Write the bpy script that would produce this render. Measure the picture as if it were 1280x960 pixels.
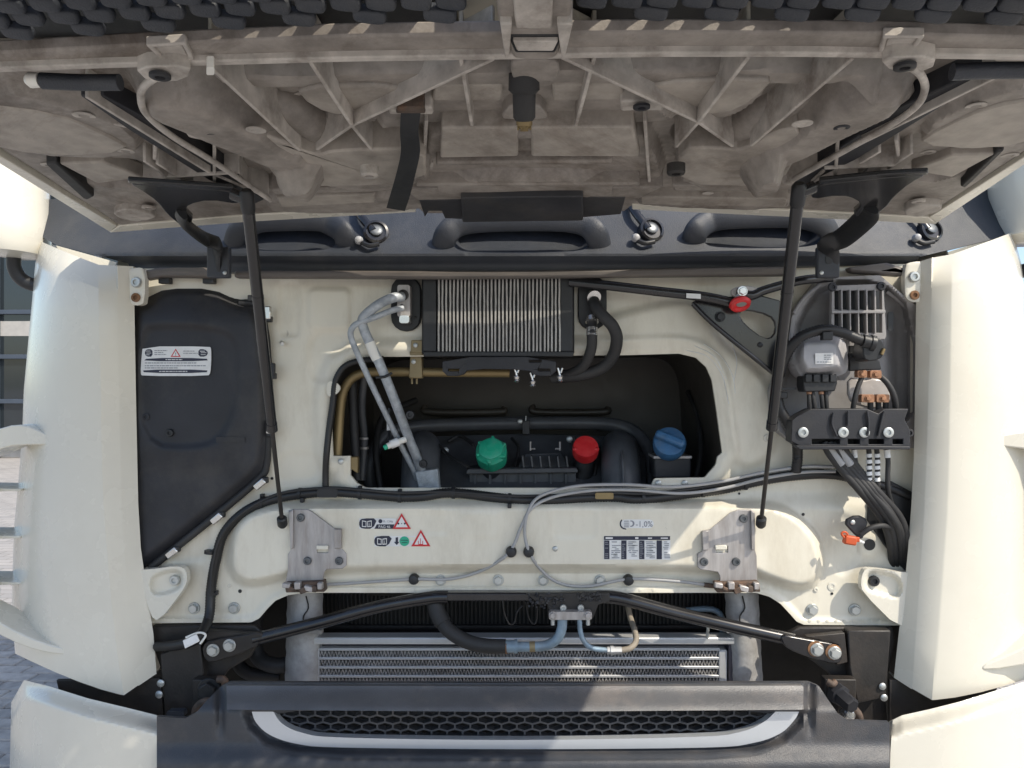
import bpy, bmesh, math, random
import numpy as np
from mathutils import Vector, Matrix
from mathutils.geometry import tessellate_polygon

random.seed(7)
R = math.radians
scene = bpy.context.scene
for o in list(bpy.data.objects):
    bpy.data.objects.remove(o)

# ------------------------------------------------------------------ camera
CAM = np.array((0.039, -2.0, 1.5)); YAW = R(2.0); F = 960.0
cam_d = bpy.data.cameras.new('camera'); cam = bpy.data.objects.new('camera', cam_d)
scene.collection.objects.link(cam); scene.camera = cam
cam.location = CAM; cam.rotation_euler = (R(90), 0, YAW)
cam_d.sensor_width = 36.0; cam_d.lens = 36.0 * F / 1280.0
cam_d.clip_start = 0.02; cam_d.clip_end = 500
scene.render.resolution_x = 1024; scene.render.resolution_y = 768

# ------------------------------------------------------------------ sky and sun
TO_SUN = Vector((1.30, -1.0, 1.80)).normalized()
world = bpy.data.worlds.new('World'); scene.world = world; world.use_nodes = True
wn = world.node_tree.nodes; wl = world.node_tree.links
sky = wn.new('ShaderNodeTexSky'); sky.sky_type = 'NISHITA'; sky.sun_disc = False
sky.sun_elevation = math.asin(TO_SUN.z); sky.sun_rotation = math.atan2(TO_SUN.x, TO_SUN.y)
sky.dust_density = 1.4; sky.ozone_density = 1.0
wn['Background'].inputs['Strength'].default_value = 0.15
wl.new(sky.outputs[0], wn['Background'].inputs['Color'])
sun_d = bpy.data.lights.new('sun', 'SUN'); sun = bpy.data.objects.new('sun', sun_d)
scene.collection.objects.link(sun)
sun_d.energy = 3.0; sun_d.angle = R(0.5); sun_d.color = (1.0, 0.92, 0.78)
sun.rotation_euler = (-TO_SUN).to_track_quat('-Z', 'Y').to_euler()
sun.location = (4, -5, 6)
vs = scene.view_settings
vs.view_transform = 'Standard'; vs.look = 'None'; vs.exposure = 0.64; vs.gamma = 1.0; vs.use_curve_mapping = False

# ------------------------------------------------------------------ geometry helpers
FW = np.array((-math.sin(YAW), math.cos(YAW), 0.0)); RT = np.array((math.cos(YAW), math.sin(YAW), 0.0))
def ray(px, py):
    a = (np.asarray(px, float) - 640.0) / F; b = (480.0 - np.asarray(py, float)) / F
    return FW[0] + RT[0]*a, FW[1] + RT[1]*a, b
def PA(px, py, Y):
    """points seen at (px,py) on the plane y = Y of the truck (arrays)"""
    rx, ry, rz = ray(px, py); t = (np.asarray(Y, float) - CAM[1]) / ry
    return np.stack([CAM[0] + rx*t, CAM[1] + ry*t, CAM[2] + rz*t], -1)
def P(px, py, Y):
    return Vector(PA(px, py, Y).tolist())
HZ, HS, HB = 1.905, 0.12, -0.15          # open hood: height at its rear edge, slope, y of the rear edge
def HA(px, py, h=0.0):
    """points on the underside plane of the open hood, h metres below it"""
    rx, ry, rz = ray(px, py)
    t = (HZ - np.asarray(h, float) + HS*(HB - CAM[1]) - CAM[2]) / (rz + HS*ry)
    return np.stack([CAM[0] + rx*t, CAM[1] + ry*t, CAM[2] + rz*t], -1)
def H(px, py, h=0.0):
    return Vector(HA(px, py, h).tolist())
def hz(y):
    return HZ + HS*(HB - y)
def S(x, a, b):
    t = np.clip((np.asarray(x, float) - a) / (b - a), 0, 1); return t*t*(3 - 2*t)
def IP(x, tab):
    return np.interp(x, [a for a, b in tab], [b for a, b in tab])
def chaikin(pts, n=2, closed=True):
    pts = [np.array(p, float) for p in pts]
    for _ in range(n):
        q = []; m = len(pts); rng = range(m) if closed else range(m - 1)
        if not closed: q.append(pts[0])
        for i in rng:
            a, b = pts[i], pts[(i + 1) % m]
            q += [a*.75 + b*.25, a*.25 + b*.75]
        if not closed: q.append(pts[-1])
        pts = q
    return [tuple(p) for p in pts]
def rrect(x0, y0, x1, y1, r, n=4):
    out = []
    for cx, cy, a0 in ((x1-r, y0+r, -90), (x1-r, y1-r, 0), (x0+r, y1-r, 90), (x0+r, y0+r, 180)):
        for k in range(n + 1):
            a = R(a0 + 90*k/n); out.append((cx + r*math.cos(a), cy + r*math.sin(a)))
    return out
def circ(cx, cy, r, n=16, ry=None):
    return [(cx + r*math.cos(2*math.pi*k/n), cy + (ry or r)*math.sin(2*math.pi*k/n)) for k in range(n)]
def sdf(px, py, poly):
    """signed distance to a closed polygon, negative inside"""
    px = np.asarray(px, float); py = np.asarray(py, float)
    d = np.full(px.shape, 1e18); ins = np.zeros(px.shape, bool)
    m = len(poly)
    for i in range(m):
        ax, ay = poly[i]; bx, by = poly[(i+1) % m]
        ex, ey = bx-ax, by-ay; wx, wy = px-ax, py-ay
        t = np.clip((wx*ex + wy*ey) / (ex*ex + ey*ey + 1e-12), 0, 1)
        d = np.minimum(d, (wx-ex*t)**2 + (wy-ey*t)**2)
        if abs(ey) > 1e-12:
            c = ((ay > py) != (by > py)) & (px < ex*(py-ay)/ey + ax)
            ins ^= c
    d = np.sqrt(d); return np.where(ins, -d, d)
def pad(px, py, poly, w=6):
    return S(-sdf(px, py, poly), -w/2, w/2)

# ------------------------------------------------------------------ object helpers
COL = scene.collection
WC = {}
def link(name, me, center, parent=None, label=None, kind=None):
    o = bpy.data.objects.new(name, me); COL.objects.link(o)
    c = Vector(center); WC[o.name] = c
    if parent is not None:
        o.parent = parent; o.location = c - WC[parent.name]
    else: o.location = c
    if label: o['label'] = label
    if kind: o['kind'] = kind
    return o
def add(name, verts, faces, mat, parent=None, smooth=True, label=None, kind=None, bev=0, angle=38, sub=0):
    v = np.array([tuple(p) for p in verts], float) if not isinstance(verts, np.ndarray) else verts
    c = (v.min(0) + v.max(0)) / 2
    me = bpy.data.meshes.new(name); me.from_pydata((v - c).tolist(), [], [tuple(int(i) for i in f) for f in faces])
    me.materials.append(mat)
    bm = bmesh.new(); bm.from_mesh(me); bmesh.ops.recalc_face_normals(bm, faces=bm.faces)
    bm.to_mesh(me); bm.free()
    if smooth:
        me.polygons.foreach_set('use_smooth', [True]*len(me.polygons))
        me.set_sharp_from_angle(angle=R(angle))
    o = link(name, me, c, parent, label, kind)
    if bev:
        m = o.modifiers.new('bevel', 'BEVEL'); m.width = bev; m.segments = 2; m.limit_method = 'ANGLE'; m.angle_limit = R(40)
    if sub:
        m = o.modifiers.new('subdivision', 'SUBSURF'); m.levels = sub; m.render_levels = sub
    return o
class MB:
    """collects several closed shapes of ONE part"""
    def __init__(s): s.v = []; s.f = []
    def put(s, v, f):
        n = len(s.v); s.v += [tuple(p) for p in v]; s.f += [tuple(i + n for i in q) for q in f]
    def build(s, name, mat, parent=None, **k): return add(name, s.v, s.f, mat, parent, **k)
def g_prism(fr, bk, holes=()):
    """front ring, back ring (lists of 3-vectors), hole rings as pairs -> verts, faces"""
    rings_f = [fr] + [h[0] for h in holes]; rings_b = [bk] + [h[1] for h in holes]
    # project to the best plane for tessellation
    f3 = [Vector(p) for p in fr]
    n = Vector((0, 0, 0))
    for i in range(len(f3)): n += f3[i].cross(f3[(i+1) % len(f3)])
    if n.length < 1e-12: n = Vector((0, 1, 0))
    n.normalize(); u = n.orthogonal().normalized(); w = n.cross(u)
    pl = [[Vector((Vector(p).dot(u), Vector(p).dot(w), 0)) for p in r] for r in rings_f]
    tri = tessellate_polygon(pl)
    vf = [tuple(p) for r in rings_f for p in r]; vb = [tuple(p) for r in rings_b for p in r]
    N = len(vf); faces = [tuple(t) for t in tri] + [tuple(i + N for i in reversed(t)) for t in tri]
    k = 0
    for r in rings_f:
        m = len(r)
        for i in range(m):
            a, b = k+i, k+(i+1) % m; faces.append((a, b, b+N, a+N))
        k += m
    return vf + vb, faces
def plate(name, outline, Y, th, mat, parent, holes=(), bev=0.0015, **k):
    """flat plate whose front face lies on the plane y = Y, th thick"""
    f = [P(x, y, Y) for x, y in outline]; off = Vector((0, th, 0))
    hs = []
    for h in holes:
        a = [P(x, y, Y) for x, y in h]; hs.append((a, [q + off for q in a]))
    v, fc = g_prism(f, [q + off for q in f], hs)
    return add(name, v, fc, mat, parent, bev=bev, **k)
def g_plate(outline, Y, th, holes=()):
    f = [P(x, y, Y) for x, y in outline]; off = Vector((0, th, 0)); hs = []
    for h in holes:
        a = [P(x, y, Y) for x, y in h]; hs.append((a, [q + off for q in a]))
    return g_prism(f, [q + off for q in f], hs)
def hpad(name, outline, h, mat, parent, h0=-0.004, bev=0.004, holes=(), **k):
    """raised moulding on the hood underside: its lowest face is h below the hood plane"""
    f = [H(x, y, h) for x, y in outline]
    up = lambda q: Vector((q.x, q.y, hz(q.y) - h0))
    hs = []
    for ho in holes:
        a = [H(x, y, h) for x, y in ho]; hs.append((a, [up(q) for q in a]))
    v, fc = g_prism(f, [up(q) for q in f], hs)
    return add(name, v, fc, mat, parent, bev=bev, **k)
def catmull(pts, n=8):
    pts = [np.array(p, float) for p in pts]
    if len(pts) == 2: return [pts[0]*(1-t) + pts[1]*t for t in np.linspace(0, 1, 2)]
    e = [2*pts[0]-pts[1]] + pts + [2*pts[-1]-pts[-2]]; out = []
    for i in range(1, len(e)-2):
        p0, p1, p2, p3 = e[i-1:i+3]
        for k in range(n):
            t = k/n
            out.append(.5*((2*p1) + (-p0+p2)*t + (2*p0-5*p1+4*p2-p3)*t*t + (-p0+3*p1-3*p2+p3)*t**3))
    out.append(pts[-1]); return out
def g_tube(path, r, seg=10, flat=1.0, caps=True):
    """path: 3-vectors; r: number or list; flat scales one cross axis"""
    path = [Vector(p) for p in path]; n = len(path)
    rr = r if hasattr(r, '__len__') else [r]*n
    v = []; f = []
    t = (path[1]-path[0]).normalized(); u = t.orthogonal().normalized()
    ref = Vector((0, -1, 0)); 
    if abs(t.dot(ref)) < .9: u = (ref - t*t.dot(ref)).normalized()
    for i in range(n):
        a = path[max(i-1, 0)]; b = path[min(i+1, n-1)]; t = (b-a).normalized()
        u = (u - t*u.dot(t)).normalized(); w = t.cross(u)
        for k in range(seg):
            an = 2*math.pi*k/seg
            v.append(path[i] + u*(rr[i]*flat*math.cos(an)) + w*(rr[i]*math.sin(an)))
    for i in range(n-1):
        for k in range(seg):
            a = i*seg+k; b = i*seg+(k+1) % seg; f.append((a, b, b+seg, a+seg))
    if caps:
        f.append(tuple(range(seg-1, -1, -1))); f.append(tuple((n-1)*seg + k for k in range(seg)))
    return v, f
def resample(path, step):
    p = np.array([tuple(q) for q in path]); d = np.r_[0, np.cumsum(np.linalg.norm(np.diff(p, axis=0), axis=1))]
    m = max(2, int(d[-1]/step)); s = np.linspace(0, d[-1], m)
    return np.stack([np.interp(s, d, p[:, i]) for i in range(3)], -1)
def pts3(l): return [P(*q) for q in l]
def tube(name, l, r, mat, parent, seg=10, n=8, corr=0.0, pitch=0.006, flat=1.0, world=False, **k):
    path = catmull([q for q in l] if world else pts3(l), n)
    if corr:
        path = resample(path, pitch/2); rr = [r*(1 + (corr if i % 2 else -corr)) for i in range(len(path))]
        v, f = g_tube(path, rr, seg, flat)
    else: v, f = g_tube(path, r, seg, flat)
    return add(name, v, f, mat, parent, angle=60, **k)
def g_lathe(c, axis, prof, seg=20, lobes=0, lob=0.0):
    """prof: list of (radius, height along axis)"""
    c = Vector(c); axis = Vector(axis).normalized(); u = axis.orthogonal().normalized()
    if abs(axis.z) < .95: u = (Vector((0, 0, 1)) - axis*axis.z).normalized()
    w = axis.cross(u); v = []; f = []
    for r, h in prof:
        for k in range(seg):
            a = 2*math.pi*k/seg; q = r*(1 + (lob*math.cos(lobes*a) if lobes else 0))
            v.append(c + axis*h + u*(q*math.cos(a)) + w*(q*math.sin(a)))
    for i in range(len(prof)-1):
        for k in range(seg):
            a = i*seg+k; b = i*seg+(k+1) % seg; f.append((a, b, b+seg, a+seg))
    f.append(tuple(range(seg-1, -1, -1))); f.append(tuple((len(prof)-1)*seg + k for k in range(seg)))
    return v, f
def lathe(name, c, axis, prof, mat, parent, seg=20, lobes=0, lob=0.0, **k):
    v, f = g_lathe(c, axis, prof, seg, lobes, lob); return add(name, v, f, mat, parent, **k)
def g_box(c, s, rot=None):
    c = Vector(c); v = []
    for x in (-1, 1):
        for y in (-1, 1):
            for z in (-1, 1):
                q = Vector((x*s[0]/2, y*s[1]/2, z*s[2]/2))
                if rot is not None: q = rot @ q
                v.append(c + q)
    return v, [(0,1,3,2),(4,6,7,5),(0,4,5,1),(2,3,7,6),(0,2,6,4),(1,5,7,3)]
def box(name, c, s, mat, parent, rot=None, bev=0.002, **k):
    v, f = g_box(c, s, rot); return add(name, v, f, mat, parent, bev=bev, **k)
def grid_faces(nr, nc):
    return [(i*nc+j, i*nc+j+1, (i+1)*nc+j+1, (i+1)*nc+j) for i in range(nr-1) for j in range(nc-1)]
def sheet(name, outline, holes, mapf, mat, parent, res=3.0, back=(0, 0.004, 0), **k):
    """pressed panel: a grid clipped to outline minus holes in (px,py), mapped to space by mapf, edges turned back"""
    o = np.array(outline); x0, y0 = o.min(0) - res; x1, y1 = o.max(0) + res
    nx = int((x1-x0)/res) + 2; ny = int((y1-y0)/res) + 2
    gx, gy = np.meshgrid(x0 + res*np.arange(nx), y0 + res*np.arange(ny))
    def comb(x, y):
        d = sdf(x, y, outline)
        for h in holes: d = np.maximum(d, -sdf(x, y, h))
        return d
    d = comb(gx, gy); e = .02*res
    near = np.abs(d) < .72*res
    for _ in range(3):
        dx = (comb(gx+e, gy) - comb(gx-e, gy))/(2*e); dy = (comb(gx, gy+e) - comb(gx, gy-e))/(2*e)
        g2 = np.maximum(dx*dx + dy*dy, .3); dd = comb(gx, gy)
        gx = np.where(near, gx - dd*dx/g2, gx); gy = np.where(near, gy - dd*dy/g2, gy)
    ok = near | (d < 0)
    v = mapf(gx.ravel(), gy.ravel()); ok = ok.ravel(); f = []
    for i in range(ny-1):
        for j in range(nx-1):
            q = [i*nx+j, i*nx+j+1, (i+1)*nx+j+1, (i+1)*nx+j]; q = [a for a in q if ok[a]]
            if len(q) >= 3: f.append(q)
    nearf = near.ravel(); fx = gx.ravel(); fy = gy.ravel()
    f2 = []
    for q in f:      # faces made only of snapped corners may lie outside
        if all(nearf[a] for a in q):
            cx = sum(fx[a] for a in q)/len(q); cy = sum(fy[a] for a in q)/len(q)
            if comb(np.array([cx]), np.array([cy]))[0] > -.02*res: continue
        f2.append(q)
    f = f2
    used = sorted({a for q in f for a in q}); mp = {a: i for i, a in enumerate(used)}
    v = v[used]; f = [[mp[a] for a in q] for q in f]
    cnt = {}
    for q in f:
        for a, b in zip(q, q[1:] + q[:1]):
            key = (min(a, b), max(a, b)); cnt[key] = cnt.get(key, 0) + 1
    be = [e2 for e2, c in cnt.items() if c == 1]; bv = sorted({a for e2 in be for a in e2}); N = len(v)
    if back is not None:
        bm_ = {a: N+i for i, a in enumerate(bv)}
        v = np.vstack([v, v[bv] + np.array(back)]) if bv else v
        for a, b in be: f.append([a, b, bm_[b], bm_[a]])
    return add(name, v, f, mat, parent, **k)

# shared small hardware (all face -Y, unit radius)
def proto(shapes):
    mb = MB()
    for v, f in shapes: mb.put(v, f)
    me = bpy.data.meshes.new('hardware'); me.from_pydata([tuple(q) for q in mb.v], [], mb.f)
    bm = bmesh.new(); bm.from_mesh(me); bmesh.ops.recalc_face_normals(bm, faces=bm.faces); bm.to_mesh(me); bm.free()
    me.polygons.foreach_set('use_smooth', [True]*len(me.polygons)); me.set_sharp_from_angle(angle=R(35))
    return me
AX = (0, -1, 0)
def hexp(r, h): return g_lathe((0, 0, 0), AX, [(r, h[0]), (r, h[1]*.85), (r*.86, h[1])], 6)
HEXB = proto([g_lathe((0,0,0), AX, [(1, 0), (1, .16), (.94, .22)], 20), hexp(.78, (.2, .75))])
SOCK = proto([g_lathe((0,0,0), AX, [(1, 0), (1, .35), (.85, .6), (.5, .62), (.42, .3)], 16)])
RIVET = proto([g_lathe((0,0,0), AX, [(1, 0), (.96, .18), (.7, .38), (.3, .46)], 16)])
WASH = proto([g_lathe((0,0,0), AX, [(1, 0), (1, .3), (.9, .36), (.5, .36), (.45, .05)], 18)])
def hw(name, pos, r, me, mat, parent, rot=None, **k):
    if not me.materials: me.materials.append(None)
    o = link(name, me, pos, parent, **k); o.scale = (r, r, r)
    if rot: o.rotation_euler = rot
    o.material_slots[0].link = 'OBJECT'; o.material_slots[0].material = mat
    return o
def bolt(px, py, Y, r, mat, parent, me=None, name='bolt', **k):
    return hw(name, P(px, py, Y), r, me or HEXB, mat, parent, **k)

# ------------------------------------------------------------------ materials
def mat(name, col, rough=.5, metal=0.0, var=.12, vscale=6, bump=.0, bscale=120, coat=0.0, dirt=None, dscale=3, damt=.5, spec=.5, streak=None, stain=None):
    m = bpy.data.materials.new(name); m.use_nodes = True
    nt = m.node_tree; n = nt.nodes; l = nt.links; b = n['Principled BSDF']
    tc = n.new('ShaderNodeTexCoord'); geo = n.new('ShaderNodeNewGeometry')
    pos = geo.outputs['Position']
    if streak:
        mp = n.new('ShaderNodeMapping'); mp.inputs['Scale'].default_value = streak; l.new(pos, mp.inputs[0]); pos2 = mp.outputs[0]
    else: pos2 = pos
    nz = n.new('ShaderNodeTexNoise'); nz.inputs['Scale'].default_value = vscale; nz.inputs['Detail'].default_value = 5
    nz.inputs['Roughness'].default_value = .62; l.new(pos2, nz.inputs['Vector'])
    mr = n.new('ShaderNodeMapRange'); mr.inputs[1].default_value = .3; mr.inputs[2].default_value = .7
    mr.inputs[3].default_value = 1-var; mr.inputs[4].default_value = 1+var; l.new(nz.outputs[0], mr.inputs[0])
    mx = n.new('ShaderNodeMix'); mx.data_type = 'RGBA'; mx.blend_type = 'MULTIPLY'; mx.inputs[0].default_value = 1
    mx.inputs[6].default_value = (*col, 1); l.new(mr.outputs[0], mx.inputs[7]); out = mx.outputs[2]
    if dirt:
        nd = n.new('ShaderNodeTexNoise'); nd.inputs['Scale'].default_value = dscale; nd.inputs['Detail'].default_value = 8
        nd.inputs['Roughness'].default_value = .7; l.new(pos2, nd.inputs['Vector'])
        cr = n.new('ShaderNodeMapRange'); cr.inputs[1].default_value = .48; cr.inputs[2].default_value = .72
        cr.inputs[3].default_value = 0; cr.inputs[4].default_value = damt; l.new(nd.outputs[0], cr.inputs[0])
        m2 = n.new('ShaderNodeMix'); m2.data_type = 'RGBA'; l.new(cr.outputs[0], m2.inputs[0]); l.new(out, m2.inputs[6])
        m2.inputs[7].default_value = (*dirt, 1); out = m2.outputs[2]
    if stain:
        ns = n.new('ShaderNodeTexNoise'); ns.inputs['Scale'].default_value = stain[1]; ns.inputs['Detail'].default_value = 10
        ns.inputs['Roughness'].default_value = .75; ns.inputs['Distortion'].default_value = .6; l.new(pos2, ns.inputs['Vector'])
        cs = n.new('ShaderNodeMapRange'); cs.inputs[1].default_value = stain[3]; cs.inputs[2].default_value = stain[4]
        cs.inputs[3].default_value = 0; cs.inputs[4].default_value = stain[2]; l.new(ns.outputs[0], cs.inputs[0])
        m3 = n.new('ShaderNodeMix'); m3.data_type = 'RGBA'; l.new(cs.outputs[0], m3.inputs[0]); l.new(out, m3.inputs[6])
        m3.inputs[7].default_value = (*stain[0], 1); out = m3.outputs[2]
    l.new(out, b.inputs['Base Color'])
    rr = n.new('ShaderNodeMapRange'); rr.inputs[3].default_value = max(0.02, rough*.8); rr.inputs[4].default_value = min(1, rough*1.25)
    n2 = n.new('ShaderNodeTexNoise'); n2.inputs['Scale'].default_value = vscale*4; n2.inputs['Detail'].default_value = 4; l.new(pos, n2.inputs['Vector'])
    l.new(n2.outputs[0], rr.inputs[0]); l.new(rr.outputs[0], b.inputs['Roughness'])
    b.inputs['Metallic'].default_value = metal; b.inputs['Specular IOR Level'].default_value = spec
    b.inputs['Coat Weight'].default_value = coat; b.inputs['Coat Roughness'].default_value = .12
    if bump:
        nb = n.new('ShaderNodeTexNoise'); nb.inputs['Scale'].default_value = bscale; nb.inputs['Detail'].default_value = 3; l.new(pos, nb.inputs['Vector'])
        bp = n.new('ShaderNodeBump'); bp.inputs['Strength'].default_value = bump; bp.inputs['Distance'].default_value = .002
        l.new(nb.outputs[0], bp.inputs['Height']); l.new(bp.outputs[0], b.inputs['Normal'])
    return m
M = {}
M['cream'] = mat('cream_paint', (.68, .65, .56), .26, var=.03, vscale=3, coat=.35, dirt=(.50, .45, .36), dscale=4, damt=.16, stain=((.16, .13, .09), 60, .7, .69, .73))
M['creamw'] = mat('cream_wall_paint', (.73, .69, .58), .32, var=.05, vscale=5, coat=.15, dirt=(.42, .36, .26), dscale=6, damt=.45, stain=((.22, .18, .13), 34, .5, .66, .72), streak=(1.5, 1.5, .55))
M['hood'] = mat('hood_underside_plastic', (.285, .256, .228), .5, var=.2, vscale=30, dirt=(.095, .080, .068), dscale=6, damt=.75, stain=((.085, .060, .042), 1.9, .85, .53, .66), bump=.45, bscale=90, streak=(1, 1.15, 1))
M['hoodl'] = mat('hood_edge_plastic', (.46, .425, .385), .55, var=.3, vscale=20, dirt=(.13, .10, .08), dscale=12, damt=.8, bump=.2, bscale=90)
M['black'] = mat('black_plastic', (.016, .017, .019), .45, var=.25, vscale=20, bump=.12, bscale=300)
M['blackd'] = mat('dusty_black_plastic', (.020, .021, .026), .55, var=.35, vscale=9, dirt=(.10, .09, .075), dscale=6, damt=.3, bump=.15, bscale=200)
M['gloss'] = mat('black_gloss_paint', (.012, .012, .014), .22, var=.2, coat=.3, dirt=(.08, .07, .06), dscale=9, damt=.22)
M['rubber'] = mat('black_rubber', (.022, .022, .023), .6, var=.3, vscale=15, dirt=(.07, .065, .06), dscale=8, damt=.3, bump=.1, bscale=250)
M['corr'] = mat('corrugated_conduit', (.014, .014, .015), .42, var=.2)
M['cowl'] = mat('cowl_grey_plastic', (.036, .041, .051), .48, spec=.45, var=.16, vscale=8, dirt=(.12, .115, .105), dscale=5, damt=.3, bump=.5, bscale=420)
M['cowllip'] = mat('cowl_lip_plastic', (.10, .088, .08), .5, var=.2, vscale=8, dirt=(.2, .17, .14), dscale=9, damt=.4, streak=(1, 8, 8))
M['bumper'] = mat('bumper_grey_plastic', (.038, .041, .048), .46, spec=.55, var=.2, vscale=9, dirt=(.13, .112, .098), dscale=5, damt=.5, bump=.55, bscale=380)
M['strip'] = mat('dusty_bumper_strip', (.075, .076, .080), .45, spec=.9, var=.2, vscale=9, dirt=(.22, .185, .16), dscale=6, damt=.55, bump=.5, bscale=420)
M['pad'] = mat('hood_pad_plastic', (.36, .325, .285), .5, var=.2, vscale=26, dirt=(.12, .10, .084), dscale=6, damt=.7, stain=((.11, .078, .055), 1.9, .75, .55, .68), bump=.3, bscale=90)
M['tray'] = mat('dusty_grey_plastic', (.29, .28, .28), .5, var=.22, vscale=10, dirt=(.24, .21, .185), dscale=6, damt=.45, bump=.12, bscale=160)
M['module'] = mat('module_grey_plastic', (.36, .355, .365), .42, var=.12, vscale=9, dirt=(.25, .23, .2), dscale=7, damt=.3)
M['steel'] = mat('galvanised_steel', (.42, .40, .39), .5, metal=.55, var=.24, vscale=12, dirt=(.20, .15, .11), dscale=9, damt=.45, streak=(4, 4, .6))
M['zinc'] = mat('zinc_bolt', (.52, .54, .53), .42, metal=.7, var=.2, vscale=40, dirt=(.3, .29, .25), dscale=40, damt=.4)
M['boltd'] = mat('dark_bolt', (.12, .13, .14), .4, metal=.5, var=.2, vscale=40)
M['chrome'] = mat('bright_metal', (.66, .65, .63), .25, metal=.9, var=.1, vscale=30)
M['rust'] = mat('rusty_steel', (.22, .12, .065), .8, metal=.15, var=.4, vscale=40, dirt=(.38, .17, .06), dscale=30, damt=.8, bump=.5, bscale=200)
M['rustd'] = mat('rusty_dark_mechanism', (.10, .075, .06), .7, metal=.3, var=.45, vscale=45, dirt=(.26, .14, .08), dscale=30, damt=.7, bump=.5, bscale=220)
M['alu'] = mat('oxidised_aluminium', (.40, .43, .46), .55, metal=.35, var=.25, vscale=45, dirt=(.17, .20, .24), dscale=38, damt=.65, bump=.5, bscale=260)
M['alub'] = mat('blue_grey_pipe', (.23, .31, .38), .5, metal=.3, var=.25, vscale=30, dirt=(.30, .27, .22), dscale=25, damt=.4, bump=.2, bscale=200)
M['gold'] = mat('yellow_chromate_pipe', (.25, .185, .09), .45, metal=.5, var=.15, vscale=12)
M['goldp'] = mat('yellow_chromate_clamp', (.27, .215, .12), .5, metal=.4, var=.15, vscale=12)
M['foam'] = mat('dirty_foam_column', (.34, .335, .33), .8, var=.25, vscale=16, dirt=(.14, .125, .11), dscale=14, damt=.6, bump=.6, bscale=60)
M['fin'] = mat('radiator_fin', (.42, .40, .38), .5, metal=.25, var=.3, vscale=30, dirt=(.07, .06, .05), dscale=25, damt=.5)
M['rail'] = mat('radiator_tube', (.56, .565, .57), .42, metal=.35, var=.12, vscale=20, dirt=(.25, .23, .2), dscale=20, damt=.4)
M['railw'] = mat('radiator_top_rail', (.62, .63, .64), .35, metal=.45, var=.06, vscale=14)
M['shroud'] = mat('shroud_plum_grey', (.062, .056, .072), .55, var=.2, dirt=(.14, .12, .11), dscale=8, damt=.4)
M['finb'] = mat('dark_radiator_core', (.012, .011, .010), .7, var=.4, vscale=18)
M['evfin'] = mat('evaporator_fin', (.38, .365, .345), .5, metal=.3, var=.22, vscale=30)
M['silver'] = mat('silver_trim', (.60, .63, .66), .3, metal=.55, var=.03, coat=.2)
M['cable'] = mat('grey_cable', (.36, .36, .36), .45, var=.08)
M['white'] = mat('white_plastic', (.74, .73, .68), .45, var=.06)
M['label'] = mat('label_white', (.74, .745, .74), .4, var=.05, vscale=30, dirt=(.42, .40, .34), dscale=22, damt=.35)
M['ink'] = mat('label_navy_ink', (.018, .022, .045), .45, var=.05)
M['inkg'] = mat('label_grey_ink', (.22, .23, .26), .5, var=.05)
M['red'] = mat('label_red', (.55, .02, .03), .45, var=.05)
M['green'] = mat('cap_green', (.02, .42, .25), .4, var=.2, vscale=30, dirt=(.16, .22, .18), dscale=30, damt=.5)
M['capred'] = mat('cap_red', (.66, .025, .03), .4, var=.2, vscale=30, dirt=(.35, .12, .10), dscale=30, damt=.45)
M['capblue'] = mat('cap_blue', (.04, .13, .27), .5, var=.2, vscale=30, dirt=(.14, .18, .22), dscale=26, damt=.5)
M['orange'] = mat('orange_clip', (.55, .09, .025), .5, var=.12)
M['copper'] = mat('copper_terminal', (.36, .19, .11), .5, metal=.5, var=.2, vscale=40)
M['clear'] = mat('clear_cover_plastic', (.42, .39, .37), .25, var=.15, vscale=20, coat=.2)
M['tunnel'] = mat('tunnel_black_plastic', (.05, .045, .038), .42, var=.3, vscale=5, dirt=(.06, .05, .04), dscale=4, damt=.4)
M['duct'] = mat('intake_duct_rubber', (.085, .09, .10), .42, var=.35, vscale=10, dirt=(.15, .15, .15), dscale=9, damt=.4)
M['tankp'] = mat('tank_plastic', (.07, .073, .08), .42, var=.3, vscale=12, dirt=(.12, .115, .11), dscale=9, damt=.45, bump=.15, bscale=120)
M['tan'] = mat('tan_sleeve', (.25, .215, .17), .7, var=.25, vscale=30, bump=.3, bscale=150)
M['chassis'] = mat('black_chassis_steel', (.020, .018, .017), .5, var=.4, vscale=14, dirt=(.075, .055, .04), dscale=9, damt=.4, bump=.3, bscale=150)
M['paver'] = mat('paver_concrete', (.32, .30, .275), .85, var=.25, vscale=14, dirt=(.16, .15, .14), dscale=20, damt=.4, bump=.6, bscale=180)
M['paver2'] = mat('paver_concrete_light', (.40, .37, .335), .85, var=.25, vscale=14, dirt=(.18, .16, .14), dscale=20, damt=.4, bump=.6, bscale=180)
M['joint'] = mat('joint_sand', (.20, .18, .155), .95, var=.3, vscale=30)
M['wframe'] = mat('window_frame_blue_grey', (.06, .075, .10), .45, var=.1)
M['wallb'] = mat('building_panel', (.42, .40, .37), .7, var=.1)
M['bluebody'] = mat('blue_trailer_paint', (.03, .16, .42), .4, var=.08, coat=.2)
M['tyre'] = mat('tyre_rubber', (.02, .02, .02), .8, var=.2)
def glass(name, col):
    m = mat(name, col, .05, var=.02, spec=.8); return m
M['glass'] = glass('dark_window_glass', (.02, .026, .03))
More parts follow.
